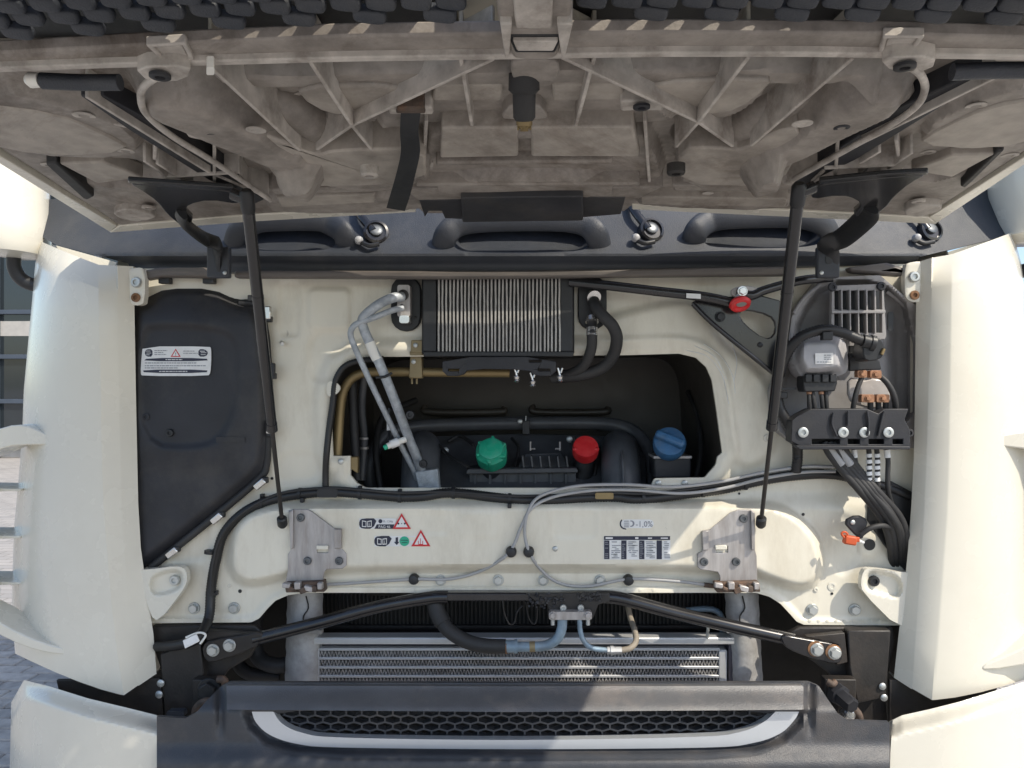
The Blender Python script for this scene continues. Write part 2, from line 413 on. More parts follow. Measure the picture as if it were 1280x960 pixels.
# ------------------------------------------------------------------ setting: paved yard
def yard_material():
    m = bpy.data.materials.new('yard_paving'); m.use_nodes = True; nt = m.node_tree; n = nt.nodes; l = nt.links; b = n['Principled BSDF']
    geo = n.new('ShaderNodeNewGeometry'); br = n.new('ShaderNodeTexBrick')
    br.inputs['Scale'].default_value = 1.0; br.inputs['Brick Width'].default_value = .21; br.inputs['Row Height'].default_value = .105
    br.inputs['Mortar Size'].default_value = .004; br.inputs['Color1'].default_value = (.33, .315, .30, 1); br.inputs['Color2'].default_value = (.40, .375, .35, 1)
    br.inputs['Mortar'].default_value = (.17, .155, .135, 1); l.new(geo.outputs['Position'], br.inputs['Vector'])
    nz = n.new('ShaderNodeTexNoise'); nz.inputs['Scale'].default_value = 2.2; nz.inputs['Detail'].default_value = 8; l.new(geo.outputs['Position'], nz.inputs['Vector'])
    mr = n.new('ShaderNodeMapRange'); mr.inputs[3].default_value = .75; mr.inputs[4].default_value = 1.25; l.new(nz.outputs[0], mr.inputs[0])
    mx = n.new('ShaderNodeMix'); mx.data_type = 'RGBA'; mx.blend_type = 'MULTIPLY'; mx.inputs[0].default_value = 1
    l.new(br.outputs[0], mx.inputs[6]); l.new(mr.outputs[0], mx.inputs[7]); l.new(mx.outputs[2], b.inputs['Base Color'])
    b.inputs['Roughness'].default_value = .85
    bp = n.new('ShaderNodeBump'); bp.inputs['Strength'].default_value = .5; bp.inputs['Distance'].default_value = .004; l.new(br.outputs[1], bp.inputs['Height']); bp.invert = True
    l.new(bp.outputs[0], b.inputs['Normal']); return m
ground = add('pavement', [(-150, -150, 0), (150, -150, 0), (150, 150, 0), (-150, 150, 0)], [(0, 1, 2, 3)], yard_material(), None, smooth=False, kind='structure')
ground['label'] = 'sunlit grey block paving of the yard beside the truck'
# the pavers one can see beside the front corner, laid one by one
me = bpy.data.meshes.new('paver'); v, f = g_box((0, 0, 0), (.203, .098, .05)); me.from_pydata([tuple(q) for q in v], [], f)
me.materials.append(None)
bm = bmesh.new(); bm.from_mesh(me); bmesh.ops.recalc_face_normals(bm, faces=bm.faces)
bmesh.ops.bevel(bm, geom=[e for e in bm.edges], offset=.006, segments=1, affect='EDGES'); bm.to_mesh(me); bm.free()
for r_ in range(26):
    for c_ in range(8):
        x = -3.05 + .21*c_ + (.105 if r_ % 2 else 0); y = .55 + .105*r_
        if x > -1.35: continue
        # only where the photograph shows ground past the left side of the truck
        o = link('paver', me, (x, y, -.012 + random.uniform(-.002, .002)), ground)
        o.rotation_euler = (random.uniform(-.012, .012), random.uniform(-.012, .012), random.uniform(-.012, .012))
        o.material_slots[0].link = 'OBJECT'; o.material_slots[0].material = random.choice((M['paver'], M['paver'], M['paver2']))

# ------------------------------------------------------------------ building far behind on the left
bld = bpy.data.objects.new('office_building', None); COL.objects.link(bld); bld.location = (-10.5, 13, 0); WC[bld.name] = Vector((-10.5, 13, 0))
bld['label'] = 'building with dark framed glazing behind the cab at the left edge'; bld['category'] = 'building'
box('wall', (-10.5, 15.2, 4.0), (8.0, 4.0, 8.0), M['wallb'], bld, bev=.02)
for k in range(6): box('mullion', (-13.0 + k*1.05, 13.12, 3.3), (.09, .14, 6.6), M['wframe'], bld, bev=.01)
for z in (.25, 1.15, 2.05, 2.95, 4.6, 6.2): box('transom', (-10.4, 13.14, z), (5.4, .10, .09), M['wframe'], bld, bev=.01)
zs = (.25, 1.15, 2.05, 2.95, 4.6, 6.2)
for k in range(5):
    for i in range(5):
        box('pane', (-12.475 + k*1.05, 13.18, (zs[i]+zs[i+1])/2), (.96, .02, zs[i+1]-zs[i]-.09), M['glass'], bld, bev=0)
for k in range(5): box('blind', (-12.475 + k*1.05, 13.165, 2.62), (.94, .008, .30), M['wallb'], bld, bev=0)

# ------------------------------------------------------------------ blue trailer far behind on the right
trl = bpy.data.objects.new('box_trailer', None); COL.objects.link(trl); trl.location = (7.6, 9.0, 0); WC[trl.name] = Vector((7.6, 9.0, 0))
trl['label'] = 'blue box trailer parked beyond the right side of the cab'; trl['category'] = 'trailer'
box('body', (7.6, 9.0, 1.95), (2.4, 6.0, 1.5), M['bluebody'], trl, bev=.03)
box('roof', (7.6, 9.0, 2.72), (2.36, 5.96, .05), M['white'], trl, bev=.01)
for sx in (6.55, 8.65):
    for sy in (7.2, 10.8):
        w = lathe('wheel', (sx, sy, .5), (1, 0, 0), [(.25, -.13), (.47, -.13), (.5, -.09), (.5, .09), (.47, .13), (.25, .13)], M['tyre'], trl, seg=28)
        lathe('rim', (sx, sy, .5), (1, 0, 0), [(.26, -.10), (.26, .135), (.1, .11)], M['steel'], w)
box('chassis', (7.6, 9.0, 1.05), (1.0, 5.8, .26), M['chassis'], trl)

# ================================================================== THE TRUCK
truck = bpy.data.objects.new('truck', None); COL.objects.link(truck); truck.location = (0, .6, 0); WC[truck.name] = Vector((0, .6, 0))
truck['label'] = 'cream truck front with its hood raised over the service bay'; truck['category'] = 'truck'

# ------------------------------------------------------------------ cab shell, windscreen
for sx in (-1, 1):
    v = [(sx*1.17, .10, .62), (sx*1.19, .16, 1.8), (sx*1.10, .62, 3.0), (sx*1.10, 2.0, 3.0), (sx*1.2, 2.0, .62)]
    fr = [Vector(q) for q in v]; g = g_prism(fr, [q + Vector((-sx*.05, 0, 0)) for q in fr]); add('side_wall', *g, M['cream'], truck, bev=.01)
v, f = g_box((0, 1.3, 3.0), (2.2, 1.5, .08)); add('roof', v, f, M['cream'], truck, bev=.03)
v, f = g_box((0, 2.0, 1.8), (2.3, .05, 2.4)); add('rear_wall', v, f, M['cream'], truck, bev=.01)
rows = []
for k in range(9):
    t = k/8; rows.append([((-1 + 2*j/20)*(1.12 - .06*t), .02 + .50*t + .16*abs(-1 + 2*j/20)**2.6, 1.93 + 1.05*t) for j in range(21)])
vv = [q for r_ in rows for q in r_]; add('windscreen', vv, grid_faces(9, 21), M['glass'], truck)

# ------------------------------------------------------------------ pressed front wall with the service opening
HOLE = [(457,610),(446,604),(438,594),(438,570),(416,570),(414,530),(415,498),(418,478),(426,461),(444,450),(470,446),(640,445),(780,444),(849,442),(870,447),(883,459),(890,475),(895,507),(903,566),(897,571),(895,581),(881,597),(818,598),(814,607),(811,610)]
WALL = [(150,336),(1152,330),(1152,782),(1005,781),(996,777),(988,768),(976,755),(962,746),(945,741),(380,741),(360,744),(344,751),(334,761),(324,773),(314,778),(190,779),(150,779)]
PADB = chaikin([(287,694),(294,655),(322,636),(380,629),(930,629),(978,634),(1014,660),(1029,695),(1022,727),(1000,737),(960,724),(935,711),(380,711),(345,724),(308,731),(290,718)], 2)
PADS = [(rrect(386,361,437,412,7), .007, 6), (rrect(350,352,374,420,6), -.004, 6), (chaikin([(386,414),(436,414),(420,470),(400,480),(386,470)],2), -.006, 8),
        (chaikin([(735,402),(860,372),(880,392),(905,435),(960,470),(975,560),(930,590),(915,560),(905,470),(880,430),(820,425),(740,432)],2), .012, 12),
        (chaikin([(345,565),(400,565),(400,600),(372,604),(345,606)],2), -.006, 10), (rrect(470,640,560,668,6), -.0025, 5), (rrect(575,640,625,672,6), .0025, 6), (rrect(690,640,745,672,6), -.0025, 6),
        (rrect(205,640,262,700,14), -.006, 10), (chaikin([(1040,640),(1075,650),(1075,700),(1050,725),(1036,690)],2), -.005, 8), (circ(1087,681,15), .004, 5), (circ(945,441,8), .003, 3)]
TRAYHOLE = [(1028,350),(1100,348),(1140,386),(1140,556),(1002,556),(978,538),(970,518),(970,492),(988,432),(993,397)]
def fh(px, py):
    px = np.asarray(px, float); py = np.asarray(py, float)
    h = .040*pad(px, py, PADB, 13)
    h = h + .016*S(py, 612, 640)
    for poly, a, w in PADS: h = h + a*pad(px, py, poly, w)
    dh = sdf(px, py, HOLE); h = h + .012*S(-dh, -26, -12) - .006*S(-dh, -7, -1)
    dw = sdf(px, py, WALL); h = h + .007*S(dw, -9, -5)*S(py, 700, 730)
    h = h + .0012*np.sin(px*.021)*np.sin(py*.027)
    return h
wall = sheet('front_wall', WALL, [HOLE, TRAYHOLE], lambda x, y: PA(x, y, -fh(x, y)), M['creamw'], truck, res=3.0, back=(0, .010, 0), label='cream pressed steel front wall with wide service opening')
def WP(px, py, off=0.0):
    """point on the front wall surface, off metres proud of it"""
    return P(px, py, -(float(fh(np.array([px]), np.array([py]))[0]) + off))
def WY(px, py, off=0.0): return -(float(fh(np.array([px]), np.array([py]))[0]) + off)
for x, y, r in ((551,725,.0145),(623,725,.0145),(679,725,.0145),(750,725,.0145),(243,760,.0155),(293,760,.0155),(1015,762,.0155),(1068,762,.0155)):
    hw('bolt', WP(x, y, .0005), r, HEXB, M['zinc'], wall)
for x, y, r in ((426,577,.008),(823,604,.0085),(856,604,.0085),(694,686,.007)):
    hw('screw', WP(x, y, .0005), r, RIVET, M['zinc'], wall)
for x, y, r in ((945,440,.011),(963,441,.009),(959,548,.010),(1020,737,.006),(287,732,.005)):
    hw('welded_nut', WP(x, y, .0005), r, WASH, M['cream'], wall)
for x, y, r in ((1087,681,.0145),(1004,643,.004),(924,617,.003),(1040,742,.0035),(340,598,.004),(417,485,.005),(300,739,.005)):
    o = hw('hole_disc', WP(x, y, .0012), r, RIVET, M['black'], wall); o.scale = (r, .001, r)  # flat black discs painted in for the dark of open holes
hw('body_plug', WP(1040, 733, .0005), .011, WASH, M['cream'], wall).scale = (.011, .004, .011)
# ear beside the opening and stud
plate('ear', chaikin([(408,476),(420,477),(427,485),(420,494),(408,497)],2), WY(408,485,.010), .006, M['cream'], wall)
tube('stud', [(352,428,-.004), (353,430,-.025)], .005, M['zinc'], wall, n=2)

# ------------------------------------------------------------------ tunnel behind the opening
ring = chaikin(HOLE[:3] + [(430,570)] + HOLE[4:18] + [(899,566),(896,585)] + HOLE[21:], 1)
v = []; ny = 6; N = len(ring)
base = np.array([PA(x, y, 0.012) for x, y in ring]); c0 = base.mean(0)
for k in range(ny):
    t = k/(ny-1); q = base.copy(); q[:, 1] += .60*t
    low = q[:, 2] < 1.30
    q[:, 0] = c0[0] + (q[:, 0]-c0[0])*(1.015 + .02*t); q[:, 2] = np.where(q[:, 2] > 1.45, q[:, 2] + .012, q[:, 2] - .02 - .30*S(t, 0, .15)*low)
    v += [tuple(a) for a in q]
f = [(i*N+j, i*N+(j+1) % N, (i+1)*N+(j+1) % N, (i+1)*N+j) for i in range(ny-1) for j in range(N)]
f.append(tuple((ny-1)*N + j for j in range(N)))
tun = add('engine_tunnel', v, f, M['tunnel'], truck, label='dark plastic tunnel behind the service opening')
for x0, x1 in ((530, 630), (665, 760)):
    tube('moulded_rib', [(x0, 508, .50), (x0+8, 515, .49), (x1-8, 515, .49), (x1, 511, .50)], .012, M['tunnel'], tun)

# ------------------------------------------------------------------ cowl panel under the windscreen
def cowl_y(px, py):
    x = (np.asarray(px, float) - 655)/610.0
    y = -.118 + .19*np.abs(x)**2.6
    y = y + .0016*np.clip(318 - py, 0, 90) * (1 - .0*x)        # leans back towards the glass
    y = y + .035*S(py, 318, 332)                                  # underside of the nose tucks in
    return y
CT = [(48,252),(60,249),(200,246),(400,242),(640,238),(900,238),(1100,238),(1250,236),(1264,239),(1268,250),(1267,282),(1262,292),(1250,297),(1150,321),(1143,330),(700,338),(165,341),(160,329),(70,306),(54,297),(47,280)]
HND = ((290, 436, 272, 306), (551, 752, 272, 308), (864, 1042, 268, 302))
HHO = [chaikin([(x0+8, yt+4), (x1-8, yt+3), (x1-12, yb-2), (x1-30, yb+8), (x0+30, yb+9), (x0+12, yb)], 2) for x0, x1, yt, yb in HND]
cowl = sheet('cowl_panel', CT, HHO, lambda x, y: PA(x, y, cowl_y(x, y)), M['cowl'], truck, res=3.0, back=(0, .03, 0), label='dark grey textured cowl panel below the windscreen')
def CP(px, py, off=0): return P(px, py, float(cowl_y(np.array([px]), np.array([py]))[0]) - off)
def CY(px, py, off=0): return float(cowl_y(np.array([px]), np.array([py]))[0]) - off
# lower lip strip in three lengths
for pts, yl in (([(292,338),(292,347),(560,348),(985,344),(985,333),(640,338)], -.096), ([(177,338),(200,334),(258,334),(266,342),(262,347),(200,346),(180,350)], -.05), ([(1060,334),(1110,328),(1128,334),(1138,338),(1128,345),(1064,340)], -.05)):
    plate('lip_strip', pts, yl, .03, M['cowllip'], cowl, bev=.006)
# upper continuation to the glass (mostly hidden by the hood)
rows = [[tuple(CP(48 + 1220*j/24, 250 - 12*j/24, -.001)) for j in range(25)]]
rows.append([((-1 + 2*j/24)*1.14, .05 + .16*abs(-1 + 2*j/24)**2.6, 1.965) for j in range(25)])
add('upper_cowl', [q for r_ in rows for q in r_], grid_faces(2, 25), M['cowl'], cowl)
# grab handles
def handle(x0, x1, yt, yb, hole):
    w = x1-x0; Yp = CY((x0+x1)/2, (yt+yb)/2)
    path = [(x0+2, yb+1, CY(x0+4, yb)+.012), (x0+8, (yt+yb)/2+2, CY(x0+8, yb)-.008), (x0+24, yt+8, Yp-.030), (x0+w*.3, yt+3, Yp-.036), (x0+w*.7, yt+2, Yp-.036), (x1-24, yt+7, Yp-.030), (x1-8, (yt+yb)/2+1, CY(x1-8, yb)-.008), (x1-2, yb+1, CY(x1-4, yb)+.012)]
    h = tube('grab_handle', path, .030, M['cowl'], cowl, seg=18, flat=.55)
    fr = [CP(x, y, -.001) for x, y in hole]; n = len(fr)
    cz = sum(p.z for p in fr)/n; cx = sum(p.x for p in fr)/n
    bk = [Vector((cx + (p.x-cx)*.9, p.y + .06, cz + (p.z-cz)*.75 + .004)) for p in fr]
    add('handle_hollow', fr + bk, [(i, (i+1) % n, n+(i+1) % n, n+i) for i in range(n)] + [tuple(range(n, 2*n))], M['cowl'], h)
for hd, ho in zip(HND, HHO): handle(*hd, ho)
# washer nozzles beside the wiper spindles
for x, y in ((470, 291), (814, 288), (1163, 288)):
    c = CP(x, y, .012)
    wv = lathe('wiper_spindle', c, Vector((.25, -1, .25)), [(.030, -.03), (.033, .0), (.031, .008), (.025, .010), (.024, .004)], M['gloss'], cowl, seg=24, label='glossy black oval wiper spindle cover')
    lathe('spindle_cap', c + Vector((.001, -.004, .006)), Vector((.3, -1, .5)), [(.015, -.006), (.0165, .002), (.013, .004), (.006, .0045)], M['boltd'], wv, seg=20)
    tube('nozzle_stem', [tuple(CP(x+4, y+14, .016)), tuple(CP(x-8, y+16, .018)), tuple(CP(x-18, y+12, .016))], .006, M['black'], wv, world=True)
    lathe('nozzle_ball', CP(x-20, y+11, .006), (0, -1, .1), [(.004, .0), (.0095, .004), (.011, .012), (.008, .021), (.003, .024)], M['cable'], wv, seg=14)
    tube('wiper_arm', [tuple(CP(x-4, y-2, .024)), tuple(CP(x-22, y-26, .03)), tuple(CP(x-30, y-42, .03) + Vector((0, .04, .02)))], .011, M['gloss'], wv, world=True, flat=.6)
hw('screw', CP(58, 259, .001), .005, RIVET, M['zinc'], cowl)

# ------------------------------------------------------------------ corner panels
def corner(side):
    if side < 0:
        xin = [(300,166),(380,168),(500,170),(640,173),(700,177),(783,191),(845,196),(870,197)]
        x1 = [(300,146),(340,147),(640,153),(740,160),(860,174)]; x2 = [(300,122),(340,124),(620,128),(795,143),(870,155)]
        xo = [(295,50),(330,44),(400,38),(480,30),(560,27),(650,18),(760,14),(830,20)]
        top = lambda s: 331 - 30*s; botf = lambda s: 869 - 52*s**1.25
        yb = (842, 857); yt = (333, 332)
    else:
        xin = [(300,1147),(377,1145),(556,1143),(620,1140),(716,1133),(786,1124),(850,1117)]
        x1 = [(320,1165),(620,1156),(862,1139)]; x2 = [(320,1189),(620,1184),(875,1165)]
        xo = [(290,1266),(330,1277),(420,1288),(600,1300),(850,1310)]
        top = lambda s: 318 - 28*s; botf = lambda s: 875 - 36*s**1.5
        yb = (847, 861); yt = (328, 322)
    ts = [0, .02, .055, .07, .14, .25, .36, .47, .58, .69, .8, .9, .96, .985, 1.0]
    rows = []
    for t in ts:
        lean = .05*(1 - min(t/.06, 1))
        q = []
        y = yt[0] + (yb[0]-yt[0])*t; xi = IP(y, xin)
        q.append(P(xi, y, .05)); q.append(P(xi, y, -.050)); q.append(P(xi, y, -.058))
        y = yt[1] + (yb[1]-yt[1])*t; xa = IP(y, x1); q.append(P(xa, y, -.088)); q.append(P(xa + side*1.5, y, -.090 + lean*.5))
        for s in (0.0, .03, .2, .42, .62, .78, .9, .97, 1.0):
            y = top(s) + (botf(s)-top(s))*t; xb = IP(y, x2); xc = IP(y, xo); x = xb + (xc-xb)*s
            a = s; Y = -.114 + .24*(1 - math.sqrt(max(0, 1 - a**3.6))) + lean
            if s == 0: Y = -.113 + lean
            q.append(P(x, y, Y))
        e = q[-1]; q.append(Vector((e.x - side*.004, e.y + .12, e.z))); q.append(Vector((e.x - side*.01, e.y + .5, e.z)))
        rows.append(q)
    # turned-in edges at top and bottom
    rows = [[p + Vector((0, .05, -.004)) for p in rows[0]]] + rows + [[p + Vector((0, .05, .004)) for p in rows[-1]]]
    nc = len(rows[0])
    o = add('corner_panel', [p for r_ in rows for p in r_], grid_faces(len(rows), nc), M['cream'], truck, angle=24, label='cream corner panel on the %s side of the service bay' % ('left' if side < 0 else 'right'))
    # mounting tabs
    if side < 0:
        t1 = chaikin([(150,339),(172,334),(181,336),(181,378),(174,382),(164,381),(160,372),(150,370)], 1); b1 = ((171,353), (170,372)); 
        t2 = chaikin([(172,712),(186,712),(222,707),(233,712),(234,728),(226,742),(198,777),(188,770)], 1); b2 = (219,725); rc = chaikin([(188,722),(212,713),(228,714),(228,732),(212,741),(190,744)],2)
    else:
        t1 = chaikin([(1160,327),(1140,327),(1131,331),(1131,370),(1137,377),(1150,378),(1160,370)], 1); b1 = ((1142,346), (1143,369))
        t2 = chaikin([(1140,716),(1126,715),(1086,710),(1079,714),(1076,728),(1078,740),(1124,786),(1136,770)], 1); b2 = (1092,726); rc = chaikin([(1126,722),(1098,714),(1084,716),(1083,736),(1098,742),(1126,748)],2)
    sheet('mounting_tab', t1, [], lambda x, y: PA(x, y, -.062 - .004*pad(x, y, t1, 6)), M['cream'], o, res=2, back=(0, .02, 0))
    sheet('mounting_tab', t2, [], lambda x, y: PA(x, y, -.062 + .018*pad(x, y, rc, 6)), M['cream'], o, res=2, back=(0, .02, 0))
    bolt(*b1[0], -.067, .0135, M['zinc'], o, SOCK); bolt(*b1[1], -.067, .0115, M['rust'], o, WASH, 'bushing')
    bolt(*b2, -.047, .0135, M['black'] if side > 0 else M['zinc'], o, SOCK)
    # air deflector vane with arms and slats
    V = side
    X = (lambda x: x) if side < 0 else None
    if side < 0:
        dv = plate('deflector_arm', chaikin([(-90,560),(-40,545),(-5,537),(20,530),(40,534),(72,551),(70,556),(30,556),(8,558),(-8,566),(-60,585)], 1), -.075, .10, M['cream'], o, bev=.006)
        plate('deflector_arm', chaikin([(-90,735),(-20,765),(10,785),(50,803),(92,814),(90,820),(50,815),(10,800),(-20,782),(-90,758)], 1), -.10, .09, M['cream'], o, bev=.005)
        for y in (612, 671, 729): plate('deflector_slat', [(-45,y-2),(26,y-1),(26,y+2),(-45,y+3)], -.0, .12, M['cream'], o, bev=.002)
        plate('deflector_vane', chaikin([(-75,545),(-30,545),(-24,600),(-24,700),(-15,760),(-30,790),(-75,780)], 1), -.06, .06, M['cream'], o, bev=.01)
    else:
        plate('deflector_arm', chaikin([(1243,547),(1256,543),(1300,536),(1370,550),(1380,580),(1330,575),(1290,562),(1246,557)], 1), -.09, .12, M['cream'], o, bev=.006)
        plate('deflector_arm', chaikin([(1226,832),(1262,818),(1300,800),(1370,780),(1370,815),(1300,828),(1230,840)], 1), -.11, .12, M['cream'], o, bev=.006)
        for y in (612, 671, 729): plate('deflector_slat', [(1300,y-2),(1350,y-1),(1350,y+2),(1300,y+3)], -.02, .12, M['cream'], o, bev=.002)
        plate('deflector_vane', chaikin([(1355,545),(1320,548),(1312,600),(1312,700),(1318,760),(1330,800),(1375,790)], 1), -.08, .06, M['cream'], o, bev=.01)
    return o
cl = corner(-1); cr = corner(1)
# ------------------------------------------------------------------ lower corner bumpers
def lowc(outl, xref, xedge, side):
    w = abs(xref-xedge)
    def my(x, y):
        s = np.clip((x - xref)*side/w, 0, 1.02)
        edge = np.interp(x, sorted([a for a, b in outl[:6]]), [b for a, b in sorted(outl[:6])])
        d = np.clip(y - edge, 0, 60)
        return -.25 + .34*(1 - np.sqrt(np.clip(1 - s**2.4, 0, 1))) + .07*(1 - S(d, 0, 26))
    return sheet('corner_bumper', outl, [], lambda x, y: PA(x, y, my(x, y)), M['cream'], truck, res=3, back=(0, .02, -.012), label='cream lower bumper corner on the %s' % ('left' if side < 0 else 'right'))
lowc([(14,878),(30,850),(62,858),(110,873),(160,885),(196,894),(200,930),(208,1060),(10,1060)], 150, 10, -1)
lowc([(1300,846),(1255,860),(1200,877),(1160,887),(1128,894),(1116,900),(1113,940),(1110,1060),(1330,1060),(1330,840)], 1160, 1330, 1)

# spot welds and rub marks on the front wall
for k in range(22):
    x = 470 + 16.5*k; o = hw('spot_weld', WP(x, 737.5, .0002), .0042, RIVET, M['creamw'], wall); o.scale = (.0042, .0012, .0042)
for k in range(9):
    o = hw('spot_weld', WP(205 + 12*k, 774.5, .0002), .0042, RIVET, M['creamw'], wall); o.scale = (.0042, .0012, .0042)
    o = hw('spot_weld', WP(1012 + 11*k, 776.5, .0002), .0042, RIVET, M['creamw'], wall); o.scale = (.0042, .0012, .0042)
for l_ in ([(858,438),(885,446),(903,470),(911,505)], [(868,432),(893,446),(908,474)], [(915,430),(921,452),(917,478)], [(880,430),(900,444),(915,468),(919,492)]):
    tube('wax_smear', [tuple(WP(x, y, -.0004)) for x, y in l_], .0011, M['label'], wall, world=True, seg=6)
# ------------------------------------------------------------------ bumper with honeycomb grille
GR = chaikin([(338,889),(350,906),(378,918),(430,924),(650,926),(870,923),(925,917),(956,904),(974,889),(800,887),(640,887),(480,887)], 1)
BO = [(196,896),(232,898),(246,890),(258,876),(276,858),(286,853),(640,854),(1012,853),(1024,858),(1036,876),(1048,893),(1060,901),(1112,903),(1112,1060),(196,1060)]
TRO = [(314,887),(320,903),(338,919),(372,930),(430,934.5),(650,936.5),(880,934.5),(940,929),(975,917),(993,900),(999,889)]
def bump_y(x, y):
    f = S(x, 290, 330)*(1 - S(x, 985, 1025))
    Y = -.245 - .055*S(y, 853, 893)
    Y = Y - .03*S(y, 925, 960)
    dt = sdf(x, y, TRO + [(999, 880), (314, 880)])
    Y = Y + .028*S(-dt, -16, -2)*S(y, 886, 894)
    c = (np.asarray(x, float)-655)/460.0
    Y = Y + .014*(S(x, 1004, 1010)*(1-S(x, 1012, 1022)) + S(-x, -284, -278)*(1-S(-x, -276, -266)))*(1-S(y, 900, 930))
    return Y + .05*np.abs(c)**3
bump = sheet('bumper', BO, [GR], lambda x, y: PA(x, y, bump_y(x, y)), M['bumper'], truck, res=2.6, back=(0, .010, 0), label='dark grey textured bumper centre with honeycomb intake')
cap = [(283,857),(640,858),(1004,857),(1004,887),(640,890),(284,887)]
sheet('top_strip', cap, [], lambda x, y: PA(x, y, -.256 - .055*S(y, 853, 893) + .05*np.abs((x-655)/460)**3), M['strip'], bump, res=4, back=(0, .012, 0), label='flat dusty strip along the top of the bumper')
tri = [(341,888),(352,904),(378,916),(430,922),(650,925),(870,921),(925,915),(954,903),(971,888)]
trim_out = [tuple(p) for p in catmull(TRO, 4)] + [tuple(p) for p in catmull(tri[::-1], 4)]
sheet('silver_trim', trim_out, [], lambda x, y: PA(x, y, -.287 + .05*np.abs((x-655)/460)**3), M['silver'], bump, res=2.5, back=(0, .02, 0), label='curved silver trim under the honeycomb intake')
mb = MB()
for rI, yy in enumerate((891, 899.6, 908.2, 916.8, 925.4)):
    for cI in range(36):
        x = 326 + 19.4*cI + (9.7 if rI % 2 else 0)
        if float(sdf(np.array([x]), np.array([yy]), GR)[0]) > 5: continue
        hx = [(0,-5.75),(9.7,-2.87),(9.7,2.87),(0,5.75),(-9.7,2.87),(-9.7,-2.87)]; hi = [(0,-4.5),(8.7,-2.1),(8.7,2.1),(0,4.5),(-8.7,2.1),(-8.7,-2.1)]
        Yg = -.262 + .05*abs((x-655)/460)**3
        v, f = g_plate([(x+a, yy+b) for a, b in hx], Yg, .022, [[(x+a, yy+b) for a, b in hi]]); mb.put(v, f)
mb.build('honeycomb', M['bumper'], bump, smooth=False)
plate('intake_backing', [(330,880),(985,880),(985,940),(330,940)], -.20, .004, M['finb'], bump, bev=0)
# ------------------------------------------------------------------ dark interior behind radiator and brackets
plate('dark_backing', [(120,720),(1180,720),(1200,1000),(100,1000)], .32, .01, M['finb'], truck, bev=0)  # added black sheet, keeps light from leaking in behind the radiator
for s, pts in ((-1, [(70,850),(200,848),(205,905),(140,900),(75,872)]), (1, [(1112,850),(1250,850),(1245,866),(1180,890),(1112,912)])):
    plate('wheel_arch_liner', pts, -.06, .01, M['chassis'], truck, bev=.002)
tube('side_hose', [(322,760,.10),(318,790,.10),(322,820,.09),(345,832,.08),(372,826,.10)], .021, M['rubber'], truck, seg=14)
tube('side_hose', [(300,800,.14),(296,825,.13),(312,842,.12),(350,845,.13)], .018, M['rubber'], truck, seg=14)

# ------------------------------------------------------------------ radiator pack
rad = plate('radiator', [(380,801),(928,801),(928,880),(380,880)], .065, .05, M['shroud'], truck, bev=.003, label='condenser with light horizontal tubes and zigzag fins')
plate('top_rail', [(388,797),(926,797),(926,806),(388,806)], .02, .045, M['railw'], rad, bev=.004)
plate('side_rail', [(380,806),(389,806),(389,880),(380,880)], .03, .03, M['shroud'], rad); plate('side_rail', [(911,806),(925,806),(925,880),(911,880)], .03, .03, M['shroud'], rad)
plate('header_tank', [(390,809),(399,809),(399,880),(390,880)], .035, .03, M['rail'], rad, bev=.004); plate('header_tank', [(899,812),(909,812),(909,880),(899,880)], .035, .03, M['rail'], rad, bev=.004)
tubes_y = (812, 823.3, 834.5, 845.6, 856.7, 867.8)
for y in tubes_y:
    plate('tube', [(399,y-1.7),(900,y-1.7),(900,y+1.7),(399,y+1.7)], .036, .022, M['rail'], rad, bev=.0015)
for i in range(5):
    ya, yb = tubes_y[i]+1.7, tubes_y[i+1]-1.7; nz_ = 230; mb = MB()
    for k in range(nz_):
        xa, xb = 400 + 499*k/nz_, 400 + 499*(k+1)/nz_; y0, y1 = (ya, yb) if k % 2 else (yb, ya); j = random.uniform(0, .002); w = .42
        q = [P(xa-w, y0, .038+j), P(xa+w, y0, .038+j), P(xb+w, y1, .038+j), P(xb-w, y1, .038+j)]; bq = [p + Vector((0, .02, 0)) for p in q]
        mb.put(q + bq, [(0,1,2,3), (0,3,7,4), (1,2,6,5)])
    mb.build('fin_row', M['fin'], rad, smooth=False, kind='stuff')
# dark core above, behind the cross bar
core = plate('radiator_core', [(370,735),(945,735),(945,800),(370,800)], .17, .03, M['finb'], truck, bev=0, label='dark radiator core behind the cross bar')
for k in range(112):
    x = 384 + 5*k
    plate('core_fin', [(x,738),(x+1.6,738),(x+1.6,782),(x,782)], .162, .008, M['chassis'], core, bev=0, smooth=False)
for y in (782, 790): plate('core_rail', [(372,y),(945,y),(945,y+4),(372,y+4)], .15, .02, M['chassis'], core, bev=.002)
# foam columns each side
def column(x0, x1, lean):
    rows = []
    for y in range(725, 900, 7):
        j = .5*math.sin(y*.31) + random.uniform(-.4, .4); a = x0 + lean*(y-740)/120 + j; b = x1 + lean*(y-740)/120 - j*.6
        r_ = []
        for k in range(9):
            t = k/8; r_.append(P(a + (b-a)*t, y, .055 - .045*math.sin(math.pi*t)**.5))
        rows.append(r_)
    o = add('foam_column', [p for r_ in rows for p in r_], grid_faces(len(rows), 9), M['foam'], truck, label='grey dirty foam column at the %s end of the radiator' % ('left' if x0 < 600 else 'right'))
    xm = (x0+x1)/2
    tube('crack', [(xm+1,745,.007),(xm+4,760,.007),(xm-2,770,.007),(xm-2,782,.007)], .0018, M['finb'], o, n=3)
    plate('foam_band', [(x0+2,786),(x1-2,788),(x1-2,793),(x0+2,791)], .006, .02, M['foam'], o)
column(359, 404, -3); column(906, 948, 6)
tube('coolant_pipe', [(858,763,.12),(880,761,.11),(896,764,.10),(903,775,.10),(903,800,.11)], .008, M['alub'], truck)
